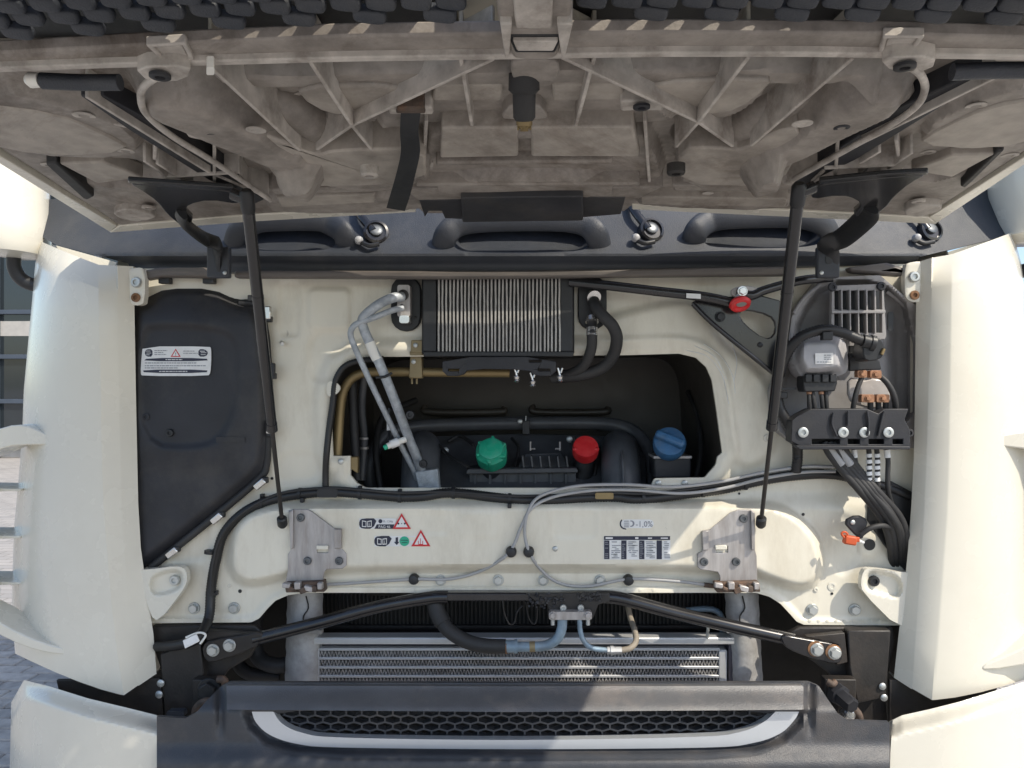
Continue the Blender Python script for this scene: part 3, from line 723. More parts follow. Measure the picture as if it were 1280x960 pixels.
tube('spring_tie', [(885,768,-.05),(885,785,-.03),(884,797,.0)], .0035, M['zinc'], truck, n=4, corr=.25, pitch=.005)

# ------------------------------------------------------------------ cross bar
bar = tube('cross_bar', [(318,799,-.055),(400,778,-.05),(470,759,-.045),(535,747.5,-.04),(560,746,-.04)], .0165, M['gloss'], truck, seg=14, label='black cross bar bolted to a bracket at each side')
tube('bar_arm', [(745,746,-.04),(775,748,-.042),(840,765,-.05),(920,784,-.06),(992,800,-.065)], .0165, M['gloss'], bar, seg=14)
plate('bar_centre', [(540,741),(762,741),(770,752),(535,752)], -.052, .03, M['gloss'], bar, bev=.004)
plate('flat_end', chaikin([(330,793),(322,808),(300,818),(262,830),(254,822),(252,808),(262,800),(300,795),(322,790)],1), -.07, .014, M['chassis'], bar, bev=.003)
plate('flat_end', chaikin([(978,793),(995,797),(1050,806),(1054,822),(1046,832),(1010,822),(985,812),(976,802)],1), -.085, .014, M['gloss'], bar, bev=.003)
for x, y in ((266.5,812.5),(287,806.5)): bolt(x, y, -.0705, .0165, M['zinc'], bar)
for x, y in ((1021,812),(1043,816)):
    b = bolt(x, y, -.0855, .0165, M['zinc'], bar); o = bolt(x-1.5, y-1, -.0852, .019, M['rust'], bar, WASH, 'rusty_washer'); o.scale = (.0195, .006, .0195)
# hanging clamp bracket at the middle
cb = plate('pipe_bracket', [(657,742),(762,742),(762,752),(748,756),(742,772),(688,770),(684,756),(672,756),(668,750)], -.062, .008, M['chassis'], bar, label='dark crusty bracket holding the pipe joint')
mb = MB()
for k in range(170):
    x = random.choice((random.uniform(660, 707), random.uniform(722, 752))); y = random.uniform(741, 760 if x < 700 else 752); s = random.uniform(.002, .0055)
    v, f = g_box(P(x, y, -.064), (s, s, s), Matrix.Rotation(random.uniform(0, 3), 3, 'Y') @ Matrix.Rotation(random.uniform(0, 3), 3, 'X')); mb.put(v, f)
mb.build('dirt_crust', M['blackd'], cb, smooth=False, kind='stuff')
plate('joint_block', rrect(686,765,740,775,3), -.085, .03, M['steel'], cb, bev=.003)
for x in (704, 726): bolt(x, 759.5, -.066, .0085, M['zinc'], cb, SOCK)
for x in (691, 735):
    bolt(x, 769, -.0855, .010, M['steel'], cb, HEXB, 'stud_nut'); tube('stud', [(x,774,-.07),(x,781,-.07)], .0055, M['zinc'], cb, n=2)
for pts in ([(628,750,-.05),(631,768,-.05),(637,780,-.05),(643,778,-.05),(646,766,-.05),(653,757,-.05)], [(657,752,-.05),(661,772,-.05),(667,780,-.05),(671,774,-.05),(672,758,-.05)]):
    tube('wire_hook', pts, .0022, M['chassis'], cb, seg=6)
# air conditioning hoses in front of the radiator
h1 = tube('air_conditioning_hose', [(543,748,-.02),(547,766,-.03),(560,787,-.05),(582,801,-.06),(605,807,-.065),(632,808,-.065)], .0185, M['rubber'], truck, seg=14, label='thick black hose joined to a blue grey pipe')
for k, t in enumerate(((543,748,-.02),)): tube('hose_sleeve', [(543,752,-.022),(547,766,-.031),(554,779,-.042)], .0215, M['rubber'], h1, seg=14)
tube('metal_pipe', [(628,808,-.065),(660,808.5,-.066),(682,807,-.067),(696,799,-.069),(702,786,-.07),(703,772,-.07)], .0125, M['alub'], h1, seg=14)
tube('crimp_collar', [(629,808,-.065),(645,808,-.066)], .0155, M['alub'], h1, seg=14, n=2); tube('rusty_end', [(627.5,809,-.065),(634,809,-.066)], .0162, M['rust'], h1, seg=14, n=2)
tube('collar_ring', [(643,808,-.066),(647,808,-.066)], .0175, M['alub'], h1, seg=14, n=2); tube('corroded_band', [(662,808.5,-.066),(669,808.3,-.066)], .0132, M['goldp'], h1, seg=14, n=2)
h2 = tube('thin_refrigerant_pipe', [(724.5,772,-.07),(725,786,-.07),(729,800,-.07),(740,810,-.07),(762,813,-.07)], .0065, M['alub'], truck, label='thin refrigerant pipe with a bright coupling')
tube('coupling', [(759,813,-.07),(777,813,-.07)], .0095, M['rail'], h2, n=2, seg=6); tube('coupling_nut', [(763,813,-.07),(767,813,-.07)], .0118, M['rail'], h2, n=2, seg=6)
tube('pipe_end', [(776,813,-.07),(788,810,-.065),(795,801,-.05),(793,787,-.02),(788,772,.02),(784,755,.05)], .0075, M['tan'], h2)

# ------------------------------------------------------------------ cab mounting brackets
def mount(side):
    if side < 0:
        m = plate('cab_mount', [(190,782),(318,782),(330,792),(312,822),(285,838),(272,856),(268,900),(196,910),(204,870),(200,835),(188,800)], -.035, .02, M['chassis'], truck, bev=.004, label='black cab mount bracket left of the radiator')
        plate('mount_web', [(200,818),(250,800),(254,842),(246,905),(206,905)], -.065, .03, M['chassis'], m, bev=.004)
        plate('mount_flange', [(256,788),(316,792),(318,800),(258,800)], -.06, .02, M['chassis'], m, bev=.002)
        box('buffer_frame', P(262, 868, -.08), (.075, .03, .085), M['chassis'], m)
        bolt(262, 862, -.10, .030, M['black'], m, HEXB, 'large_bolt'); c = (262, 862)
        tube('rusty_hook', [(272,849,-.12),(280,850,-.12),(282,858,-.115)], .009, M['rustd'], m)
        tube('rusty_loop', [(244,900,-.12),(246,885,-.125),(256,877,-.13),(268,878,-.13),(276,872,-.125)], .010, M['rustd'], m)
        plate('small_cover', rrect(208,889,230,897,3), -.11, .02, M['cowl'], m)
        for x, y in ((201,854),(199,868)): bolt(x, y, -.07, .010, M['zinc'], m, RIVET, 'stud')
    else:
        m = plate('cab_mount', [(1116,784),(1000,784),(985,792),(1012,824),(1036,842),(1044,858),(1040,905),(1112,908),(1108,870),(1112,835),(1120,800)], -.035, .02, M['chassis'], truck, bev=.004, label='black cab mount bracket right of the radiator')
        plate('mount_web', [(1060,788),(1114,788),(1108,872),(1072,880),(1062,836)], -.07, .03, M['chassis'], m, bev=.004)
        plate('mount_flange', [(1008,796),(1056,791),(1060,828),(1046,832),(1048,806)], -.066, .02, M['chassis'], m, bev=.002)
        box('buffer_frame', P(1048, 868, -.08), (.075, .03, .085), M['chassis'], m)
        lathe('large_bolt', P(1044, 864, -.09), (.35, -1, -.25), [(.027, 0), (.027, .02), (.020, .022), (.020, .055), (.016, .062)], M['blackd'], m, seg=6)
        tube('rusty_hook', [(1034,852,-.11),(1040,855,-.115),(1044,852,-.11)], .008, M['rustd'], m)
        tube('rusty_loop', [(1054,880,-.13),(1064,884,-.13),(1072,893,-.13),(1074,904,-.12)], .011, M['rustd'], m)
        lathe('loop_pin', P(1060, 892, -.13), (0, -1, .2), [(.014, -.02), (.014, .01), (.009, .014)], M['chrome'], m, seg=14)
        for x, y in ((1103,858),(1105,872)): bolt(x, y, -.073, .009, M['zinc'], m, RIVET, 'stud')
    return m
mount(-1); mount(1)

# ------------------------------------------------------------------ hood latch plates on the front wall
def latch(out, hole, bolts, x0, x1, side):
    p = plate('latch_plate', out, -.062, .006, M['steel'], wall.parent, holes=[hole], bev=.0015, label='grey galvanised latch plate %s of the stickers' % ('left' if side < 0 else 'right'))
    if side < 0: folds = ([(361,640),(366,637),(366,686),(363,687)], [(417,661),(426.5,661.5),(426.5,686),(418,686)])
    else: folds = ([(939,638),(944,641),(944,688),(940,688)], [(878,664),(886,663),(886,688),(879,688.5)])
    for q in folds: plate('folded_edge', q, -.074, .012, M['steel'], p, bev=.002)
    plate('latch_tongue', [(hole[0][0]-1, hole[0][1]-1), (hole[0][0]+14, hole[0][1]-1), (hole[0][0]+14, hole[0][1]+4), (hole[0][0]-1, hole[0][1]+4)], -.068, .01, M['cream'], p, bev=.002)
    for x, y in bolts: bolt(x, y, -.0625, .0105, M['boltd'], p, SOCK)
    m = plate('latch_mechanism', [(x0,729),(x1,727),(x1+2,740),(x0+2,741)], -.082, .03, M['rustd'], p, bev=.003)
    rnd = random.Random(3)
    for k in range(7):
        x = x0 + (x1-x0)*(k+.5)/7; box('latch_link', P(x, 730 + rnd.uniform(-1, 9), -.088), (rnd.uniform(.012, .026), .016, rnd.uniform(.008, .018)), M['rustd'] if k % 2 else M['steel'], m, rot=Matrix.Rotation(rnd.uniform(-.5, .5), 3, 'Y'), bev=.002)
    return p
LB = [(360.6,638),(366,636.5),(383,636.5),(389,639),(417,660),(427,661),(427,686.5),(430,689),(433,693),(433,707),(428,711),(408,712),(405,716),(404,728),(356,729),(359.7,714),(359.7,693),(363,688)]
RB = [(922.6,637.4),(940,637),(944,641),(944,688),(946,695),(947,730),(900,728),(900,720.6),(897,715),(876,712),(872,709),(872,692.5),(878,689),(877,664),(887.5,662),(913,641)]
latch(LB, [(396,683),(410,683),(410,691),(396,691)], ((376,647),(384.5,701),(424,701)), 355, 404, -1)
latch(RB, [(895,683),(910,683),(910,691),(895,691)], ((929,648),(880,702),(920,702)), 894, 949, 1)

# ------------------------------------------------------------------ wiring on the front wall
def wl_(l, off=.010): return [tuple(WP(x, y, off)) for x, y in l]
hp = wl_([(270,700),(281,665),(310,637),(350,622),(407,615),(450,617),(500,621),(530,620),(567,616),(640,624),(690,625),(730,622),(770,621),(800,624),(860,617),(905,611),(955,600),(1000,594),(1040,593),(1075,600),(1110,610),(1142,622)], .013)
hp = [tuple(P(196,808,-.06)), tuple(P(225,806,-.10)), tuple(P(248,797,-.11)), tuple(WP(261,772,.03)), tuple(WP(264,735,.014))] + hp
har = tube('wiring_harness', hp, .0125, M['corr'], truck, corr=.06, pitch=.007, seg=10, world=True, label='long black corrugated wiring harness across the front wall')
tube('harness_branch', wl_([(407,614),(407,592),(408,570),(411,540),(416,505),(419,478),(430,459),(450,451),(480,449)], .011), .0085, M['corr'], har, corr=.07, pitch=.006, world=True)
tube('companion_wire', wl_([(263,745),(266,705),(278,668),(306,639),(350,617),(407,610),(450,612),(500,616),(560,615),(640,620),(700,619),(760,616),(815,617),(870,610),(930,600),(990,590),(1030,588)], .026), .004, M['rubber'], har, world=True, seg=8)
for x, y in ((263,690),(265,741),(328,628),(375,617),(450,617),(500,621),(567,616),(637,624),(804,622),(879,614),(932,605),(1110,610)):
    lathe('cable_tie', WP(x, y, .013), Vector(hp[6]) - Vector(hp[6]) + Vector((1, 0, -.05)) if x > 300 else (0.1, 0, 1), [(.0155, -.004), (.0155, .004)], M['black'], har, seg=12)
for x, y in ((266,690),(270,741),(328,620),(378,625),(450,610),(500,614),(567,610),(637,632),(804,616)):
    box('tie_clip', WP(x, y, .012), (.010, .014, .012), M['black'], har, bev=.002)
plate('branch_clip', rrect(396,611,422,622,3), WY(407,615,.030), .012, M['black'], har)
plate('orange_splice', rrect(744,616,767,624,2), WY(755,620,.031), .012, M['gold'], har, label='small orange splice sleeve on the harness')
tb = plate('white_tag', [(228,801),(245,793),(249,802),(231,811)], -.135, .006, M['label'], har); tube('tag_tie', [(232,797,-.13),(248,791,-.12),(257,794,-.12),(250,805,-.13)], .0028, M['white'], har)
# release cables
c1 = wl_([(380,732),(440,729),(518,724),(560,724),(598,715),(630,697),(642,682),(651,660),(664,636),(690,622),(735,614),(790,613),(850,617),(900,611),(950,599),(1000,591),(1040,590)], .012)
c1 = c1[:9] + [tuple(Vector(p) + Vector((0, -.022, .004))) for p in c1[9:]]
ca = tube('release_cable', c1, .0042, M['cable'], truck, seg=8, world=True, label='grey release cable running to the left latch')
c2 = wl_([(897,733),(840,726),(785,724),(735,733),(700,729),(678,714),(663,693),(656,668),(660,640),(676,624),(720,612),(780,610),(840,613),(900,606),(950,595),(1000,588),(1038,588)], .014)
c2 = c2[:9] + [tuple(Vector(p) + Vector((0, -.024, .012))) for p in c2[9:]]
cb2 = tube('release_cable', c2, .0042, M['cable'], truck, seg=8, world=True, label='grey release cable looping to the right latch')
tube('cable_end', wl_([(378,732),(396,731)], .014), .006, M['rustd'], ca, n=2, world=True); tube('cable_end', wl_([(880,731),(897,733)], .014), .006, M['rustd'], cb2, n=2, world=True)
for x, y, q in ((639,689,ca),(661,689,cb2),(518,723,ca),(785,724,cb2)):
    lathe('cable_clip', WP(x, y, .0), AX, [(.014, 0), (.014, .012), (.011, .019), (.004, .021)], M['black'], q, seg=16)

# ------------------------------------------------------------------ stickers
def text(s, px, py, hpx, Y, m, parent, align='LEFT', name='lettering', sx=1.0):
    cu = bpy.data.curves.new('lettering', 'FONT'); cu.body = s; cu.size = 1; cu.align_x = align; cu.resolution_u = 2
    o = bpy.data.objects.new('tmp', cu); COL.objects.link(o); bpy.context.view_layer.update()
    me = bpy.data.meshes.new_from_object(o.evaluated_get(bpy.context.evaluated_depsgraph_get())); bpy.data.objects.remove(o); bpy.data.curves.remove(cu)
    k = hpx/.72
    v = [P(px + q.co.x*k*sx, py - q.co.y*k, Y) for q in me.vertices]; f = [tuple(p.vertices) for p in me.polygons]; bpy.data.meshes.remove(me)
    return add(name, v, f, m, parent, smooth=False)
def flat(name, outline, Y, m, parent, th=.0008, **k): return plate(name, outline, Y, th, m, parent, bev=0, smooth=False, **k)
YS = WY(500, 655, .0022)
def ink(parent, rects, Y, m):
    mb = MB()
    for x0, y0, x1, y1 in rects: mb.put(*g_plate([(x0,y0),(x1,y0),(x1,y1),(x0,y1)], Y, .0004))
    return mb.build('printed_lines', m, parent, smooth=False, kind='stuff')
def tri_sign(parent, x, y, w, h, Y):
    flat('warning_triangle', [(x, y-h/2), (x+w/2, y+h/2), (x-w/2, y+h/2)], Y, M['red'], parent)
    flat('triangle_face', [(x, y-h/2+h*.2), (x+w/2-w*.17, y+h/2-h*.11), (x-w/2+w*.17, y+h/2-h*.11)], Y-.0006, M['label'], parent)
def book(parent, x0, y0, x1, y1, Y):
    flat('book_panel', chaikin([(x0+4,y0),(x1+6,y0),(x1,y1),(x0+4,y1),(x0,y1-3),(x0,y0+3)],1), Y, M['ink'], parent)
    xm = (x0+x1)/2 + 1; a = y0+2.5; b = y1-2.5
    mb = MB()
    for l in ([(xm-6,a),(xm-.6,a+1),(xm-.6,b+.4),(xm-6,b)], [(xm+6,a),(xm+.6,a+1),(xm+.6,b+.4),(xm+6,b)]):
        cx = sum(p[0] for p in l)/4; cy = sum(p[1] for p in l)/4
        mb.put(*g_plate(l, Y-.0006, .0004, [[(cx+(p[0]-cx)*.72, cy+(p[1]-cy)*.72) for p in l]]))
    mb.build('book_pictogram', M['label'], parent, smooth=False)
    text('i', xm+2.2, b-1, 4.6, Y-.0012, M['label'], parent)
s1 = flat('refrigerant_sticker', [(449,648),(496,648),(492,661),(449,661)], YS, M['label'], truck, label='sticker with open book, PAG 46 line and red triangle, upper of the two')
book(s1, 449, 648, 466, 661, YS-.0008)
flat('black_bar', [(471,655.5),(493,655.5),(491,661),(468,661)], YS-.0008, M['ink'], s1); text('PAG 46', 473, 660, 3.4, YS-.0016, M['label'], s1)
lathe('ring_symbol', P(475.5, 651.5, YS-.0008), AX, [(.0052, 0), (.0052, .0004), (.0036, .0005)], M['ink'], s1, seg=14); text('R-134a', 479, 653.2, 3.1, YS-.0012, M['inkg'], s1)
tri_sign(s1, 502, 651.5, 23, 19.5, YS-.001)
for dx in (-4, 0, 4): lathe('dot_symbol', P(502+dx, 654.5, YS-.0017), AX, [(.0026 if dx else .0014, 0), (.002 if dx else .001, .0004)], M['ink'], s1, seg=10)
s2 = flat('coolant_sticker', [(468,670),(520,670),(515,683),(468,683)], YS, M['label'], truck, label='sticker with open book, green disc and red triangle, lower of the two')
book(s2, 468, 670, 485, 683, YS-.0008)
flat('arrow_symbol', [(494.5,672),(497.5,671.5),(497.5,677.5),(499,677.5),(496,681.5),(492.5,677.5),(494.5,677.5)], YS-.001, M['ink'], s2)
lathe('green_disc', P(505.5, 676.5, YS-.0008), AX, [(.0125, 0), (.0125, .0004), (.012, .0006)], M['green'], s2, seg=20)
ink(s2, [(501,675,510,675.7),(502,678,509,678.7)], YS-.0022, M['ink'])
tri_sign(s2, 526, 672.5, 24, 21, YS-.001)
ink(s2, [(522.5,676,523.3,680),(525.2,673,525.9,680),(528,676,528.8,680),(523,680,529,680.8)], YS-.002, M['red'])
s3 = flat('headlamp_sticker', rrect(774.5,647.5,819,662,7), YS, M['ink'], truck, label='rounded sticker with headlamp symbol and -1,0%')
flat('sticker_face', rrect(776.3,649.3,817.2,660.2,5.4), YS-.0006, M['label'], s3)
ink(s3, [(780,651,786,652),(780,653.4,786,654.4),(780,655.8,786,656.8),(780,658,786,659)], YS-.0012, M['inkg'])
lo = chaikin([(787,650.5),(791.5,650.8),(793.6,654.5),(791.5,658.3),(787,658.7)],1); flat('lamp_symbol', lo, YS-.0012, M['inkg'], s3); flat('lamp_face', [(788+(x-789)*.7, 654.6+(y-654.6)*.72) for x, y in lo], YS-.0018, M['label'], s3)
text('-1,0%', 794.5, 658.6, 7.6, YS-.0014, M['inkg'], s3, sx=.92)
s4 = flat('data_plate', [(754.5,670),(838,670),(838,699.5),(754.5,699.5)], YS, M['label'], truck, label='rectangular data sticker with dark columns and header')
flat('header_bar', [(755,670.2),(837.6,670.2),(837.6,675),(755,675)], YS-.0006, M['ink'], s4)
ink(s4, [(757,671.6,766,673.6),(794,671.4,798,673.8),(810,672,815,673.4),(826,672,835,673.4)], YS-.0012, M['label'])
for x in (755.2, 776.6, 799, 820.8): flat('dark_column', [(x,675.6),(x+6.6,675.6),(x+6.6,699),(x,699)], YS-.0006, M['ink'], s4)
rnd = random.Random(5)
ink(s4, [(x0 + 1.6*rnd.random(), 677+2.2*k, x0 + rnd.uniform(3.5, 9), 677.9+2.2*k) for x0 in (763.5, 767, 785, 789, 807, 811, 829) for k in range(10) if rnd.random() < .75], YS-.0012, M['inkg'])
ink(s4, [(x+1, 677.5+2.4*k, x+rnd.uniform(3, 6), 678.4+2.4*k) for x in (755.2, 776.6, 799) for k in range(9) if rnd.random() < .7], YS-.0014, M['inkg'])
# ------------------------------------------------------------------ black filter cover on the left
CO = chaikin([(158,392),(184,367),(205,353),(269,353),(301,377),(322,379),(332,406),(337,470),(338,512),(336,545),(334,580),(325,596),(273,640),(188,708),(158,716)], 1)
CR = chaikin([(174,413),(200,407),(262,409),(292,420),(298,450),(297,500),(280,545),(250,560),(174,556)], 2)
def cov_y(x, y):
    d = -sdf(x, y, CO)
    Y = -.026 - .025*S(d, 0, 16) + .04*(1 - S(y, 352, 408)) 
    Y = Y + .010*pad(x, y, CR, 10) + .008*S(y, 556, 600)*S(300-x, -40, 60)
    return Y
cov = sheet('filter_cover', CO, [], lambda x, y: PA(x, y, cov_y(x, y)), M['blackd'], truck, res=3, back=(0, .07, 0), label='large black plastic cover carrying a white warning sticker')
edge = [(300,379,-.01),(320,381,-.012),(330,406,-.018),(335,470,-.022),(337,512,-.022),(335,545,-.022),(333,580,-.022),(324,598,-.026),(273,642,-.03),(188,710,-.03)]
tube('edge_seal', edge, .010, M['rubber'], cov)
for x, y, a in ((335,391,80),(340,462,85),(337,534,85),(325,605,-40),(271,648,-40),(215,691,-38)):
    rot = Matrix.Rotation(R(a if a > 0 else a), 3, 'Y')
    c = box('spring_clip', P(x, y, -.038), (.034, .012, .017), M['chrome'] if a < 0 or x != 340 else M['black'], cov, rot=Matrix.Rotation(R(90-a) if a > 0 else R(a+0), 3, 'Y') if a < 0 else Matrix.Rotation(R(90), 3, 'Y'), bev=.003)
    box('clip_base', P(x+(6 if a < 0 else 1), y-(5 if a < 0 else -8), -.034), (.018, .016, .016), M['black'], c, bev=.003)
bolt(213,541, float(cov_y(np.array([213.]), np.array([541.]))[0])-.0005, .010, M['black'], cov, SOCK, 'screw')
for x, y in ((207,351),(262,351),(318,373)): box('hinge_lug', P(x, y, -.02), (.03, .02, .016), M['black'], cov)
bolt(183,521, float(cov_y(np.array([183.]), np.array([521.]))[0])-.0005, .009, M['blackd'], cov, WASH, 'round_mark')
flat('moulded_mark', [(270,546),(306,546),(306,553),(270,553)], float(cov_y(np.array([288.]), np.array([550.]))[0])-.0025, M['blackd'], cov)
# warning sticker (navy on white)
YC = float(cov_y(np.array([220.]), np.array([450.]))[0]) - .004
st = flat('warning_sticker', chaikin([(178.5,433),(262,433),(264,436),(264,452),(263,466),(260,470),(178,470),(175.5,467),(177,445)],1), YC, M['label'], cov, label='white sticker with navy bands and a small red triangle')
flat('symbol_panel', chaikin([(183,436.5),(190.5,436.5),(190.5,445.8),(183,445.8),(180.5,441)],1), YC-.0006, M['ink'], st); flat('symbol_panel', chaikin([(248,436.5),(256,436.5),(260.5,441),(257,445.8),(248,445.8)],1), YC-.0006, M['ink'], st)
ink(st, [(182,438.5,188,439.1),(183,441,189,441.6),(182.5,443.2,187,443.8),(250,438.6,256,439.4),(251,440.6,258,441.2),(251,443,257,443.6)], YC-.0012, M['label'])
tri_sign(st, 219.5, 441, 12.5, 10, YC-.0008); text('!', 219.5, 445, 4.6, YC-.0022, M['ink'], st, align='CENTER')
flat('navy_band', chaikin([(184,447.5),(258,447.5),(260,451.5),(179,451.5)],1), YC-.0006, M['ink'], st); flat('navy_band', chaikin([(178.5,462),(259.5,462),(258,466.3),(180,466.3)],1), YC-.0006, M['ink'], st)
rnd = random.Random(9)
def words(x0, x1, y, h, r=rnd):
    out = []; x = x0
    while x < x1:
        w = r.uniform(1.5, 5); out.append((x, y, min(x+w, x1), y+h)); x += w + .8
    return out
ink(st, words(193,209,437.8,.8) + words(193,204,440.3,.8) + words(193,208,442.8,.8) + words(229,243,438.5,.8) + words(229,247,441.2,.8) + words(181,246,453.2,1) + words(181,257,456.7,1) + words(181,222,459.4,1), YC-.0012, M['inkg'])
ink(st, words(207,228,449,1) + words(199,234,463.7,1), YC-.0014, M['label'])
# ------------------------------------------------------------------ heater / evaporator unit
ev = plate('evaporator', [(527,340),(718,340),(718,441),(714,446),(531,446),(527,441)], -.035, .05, M['black'], truck, bev=.004, label='evaporator with pale wavy vertical fins in a black frame')
for x0, x1 in ((529,545),(701,716)): plate('frame_side', [(x0,342),(x1,342),(x1,440),(x0,440)], -.05, .02, M['black'], ev, bev=.003)
plate('frame_bottom', [(529,439),(717,439),(717,446),(529,446)], -.052, .02, M['black'], ev, bev=.003)
# one wavy fin, shared
nv = 15; zs_ = np.linspace(P(600,441,-.045).z, P(600,342,-.045).z, nv); fv = []; ff = []
for i, z in enumerate(zs_):
    xw = .0002*math.sin(i*1.9) + .0005*math.sin(i*.55)
    for dx, dy in ((-.0021, 0), (.0021, 0), (.0021, .012), (-.0021, .012)): fv.append((xw+dx, dy, z - zs_.mean()))
for i in range(nv-1):
    for k in range(4): a = i*4+k; b = i*4+(k+1) % 4; ff.append((a, b, b+4, a+4))
fme = bpy.data.meshes.new('fin'); fme.from_pydata(fv, [], ff); fme.materials.append(M['evfin'])
for k in range(33):
    x = 548.5 + (699.5-548.5)*k/32; p = P(x, 391.5, -.050)
    o = link('fin', fme, (p.x, p.y, float(zs_.mean())), ev); o.scale = (1 if k % 3 else -1, 1, 1); o.rotation_euler = (0, random.uniform(-.006, .006), 0)
br = plate('support_bracket', chaikin([(553,446),(695,446),(695,470),(668,470),(662,462),(585,461),(578,470),(553,470)],1), -.058, .02, M['blackd'], ev, holes=[rrect(560,461,574,464,1.3), rrect(661,450,677,453,1), rrect(672,461,688,464,1)], bev=.002)
for x, y in ((646,466),(666,472),(700,466)):
    c = tube('hose_clip', [(x-3,y-6,-.05),(x-1,y,-.05),(x,y+4,-.05)], .003, M['chrome'], ev, n=3); tube('clip_arm', [(x+3,y-6,-.05),(x+1,y,-.05)], .003, M['chrome'], c, n=2)
    lathe('clip_nut', P(x, y+5, -.05), (0, 0, -1), [(.006, -.004), (.009, 0), (.006, .006), (.009, .010), (.003, .014)], M['chrome'], c, seg=10)
plate('valve_grommet', rrect(488.5,345,526,414,18), -.02, .02, M['black'], truck, bev=.004)
plate('hose_grommet', rrect(722.5,345,758.5,412,17), -.02, .02, M['black'], truck, bev=.004)
vb = plate('expansion_valve', rrect(496.5,356,512.5,396,3), -.05, .03, M['steel'], truck, bev=.003, label='small metal expansion valve block in a black grommet')
plate('valve_foot', rrect(499,394,511.5,404,3), -.058, .03, M['chrome'], vb, bev=.003); bolt(504,369,-.0505,.014,M['chassis'],vb,WASH,'port'); bolt(502.5,383,-.0505,.006,M['chassis'],vb,SOCK,'screw')
bolt(519,397,-.021,.004,M['black'],vb,RIVET,'screw')
pipe = tube('refrigerant_pipe', [(503,371,-.055),(492,372,-.075),(476,379,-.085),(461,390,-.085),(453,400,-.08),(455,412,-.075),(463,430,-.07),(476,458,-.06),(492,497,-.03),(510,545,.04),(524,580,.09),(536,620,.14)], .0125, M['alu'], truck, seg=14, label='thick oxidised pipe with a thinner pipe strapped beside it')
tube('thin_pipe', [(504,385,-.06),(490,388,-.075),(470,396,-.085),(450,403,-.085),(441,409,-.085),(438.5,420,-.08),(446,440,-.07),(462,475,-.05),(482,517,-.005),(502,558,.06),(518,590,.10),(528,620,.13)], .0078, M['alu'], pipe, seg=12)
tube('white_sleeve', [(462,428,-.0705),(467,440,-.068),(471.5,449,-.0645)], .0132, M['white'], pipe, seg=14)
tube('pipe_tie', [(470,472,-.065),(481,471,-.067),(490,466,-.068)], .0035, M['black'], pipe, n=3)
for x, y, Y in ((513,518.5,-.02),(529,579.5,.06)): bolt(x, y, Y, .0115, M['black'], pipe, SOCK, 'rubber_stud')
plate('pipe_clamp', [(518,590),(547,586),(550,612),(524,614)], .085, .03, M['alu'], pipe, bev=.003)
sn = tube('pressure_sensor', [(507,549,.03),(496,553,.02),(484,558,.01)], .0085, M['white'], truck, seg=10, label='small white sensor with green plug on the thin pipe'); tube('green_plug', [(485,557.5,.011),(480,560,.009)], .0068, M['green'], sn, n=2); tube('sensor_body', [(498,552,.021),(488,556,.014)], .0115, M['label'], sn, n=2, seg=8)
tube('sensor_lead', [(481,560,.01),(485,550,.03),(487,535,.05),(486,510,.06)], .004, M['black'], sn); tube('lead_sleeve', [(486.5,538,.045),(486.2,524,.05)], .0065, M['label'], sn, n=2)
# heater hoses
tube('heater_hose', [(741,372,-.03),(744,382,-.055),(754,395,-.07),(766,408,-.07),(771,424,-.06),(766,445,-.035),(752,460,-.01),(725,469,.01),(690,472,.03)], .0155, M['rubber'], truck, seg=14, label='black heater hose, the longer outer bend of two')
hh = tube('heater_hose', [(740,402,-.04),(740,418,-.055),(739,436,-.045),(731,455,-.015),(716,466,.01),(690,472,.04)], .0135, M['rubber'], truck, seg=14, label='black heater hose with a bright collar, the inner of two')
tube('collar', [(740,410,-.05),(740,420,-.055)], .0145, M['chrome'], hh, n=2, seg=14); lathe('hose_clamp', P(740,400,-.045), (0,-.5,-1), [(.017,-.006),(.017,.006)], M['chrome'], hh, seg=16); lathe('hose_clamp', P(742,371,-.045), (.2,-.9,-.4), [(.018,-.006),(.018,.006)], M['chrome'], hh, seg=16)
# gold pipe and clamp
gp = tube('heating_pipe', [(421,585,.03),(423,545,.03),(426,505,.03),(431,485,.03),(441,472,.03),(456,466,.03),(480,465,.03),(560,465.5,.03),(637,466,.03)], .0125, M['gold'], truck, seg=14, label='gold coloured pipe along the top of the service opening')
plate('clamp_strap', [(513,440),(527,440),(528,473),(511,473)], .010, .03, M['goldp'], gp, bev=.003); plate('clamp_tab', [(514,425),(528,425),(528,441),(513,441)], -.024, .006, M['goldp'], gp, bev=.002)
plate('clamp_step', [(512,439),(528,439),(528,444),(512,444)], -.02, .03, M['goldp'], gp, bev=.002)
bolt(519.5,431.5,-.0245,.0065,M['zinc'],gp,RIVET,'screw'); bolt(517,452,.0095,.0065,M['zinc'],gp,RIVET,'screw')
for x in (515, 521): tube('clamp_stud', [(x,472,.03),(x,480,.03)], .003, M['goldp'], gp, n=2)
plate('pipe_bracket', [(438,571),(447,571),(447,592),(438,586)], .0, .02, M['gold'], gp, bev=.002); tube('bracket_hose', [(440,478,.08),(442,520,.08),(444,560,.08),(446,600,.08)], .012, M['rubber'], gp)
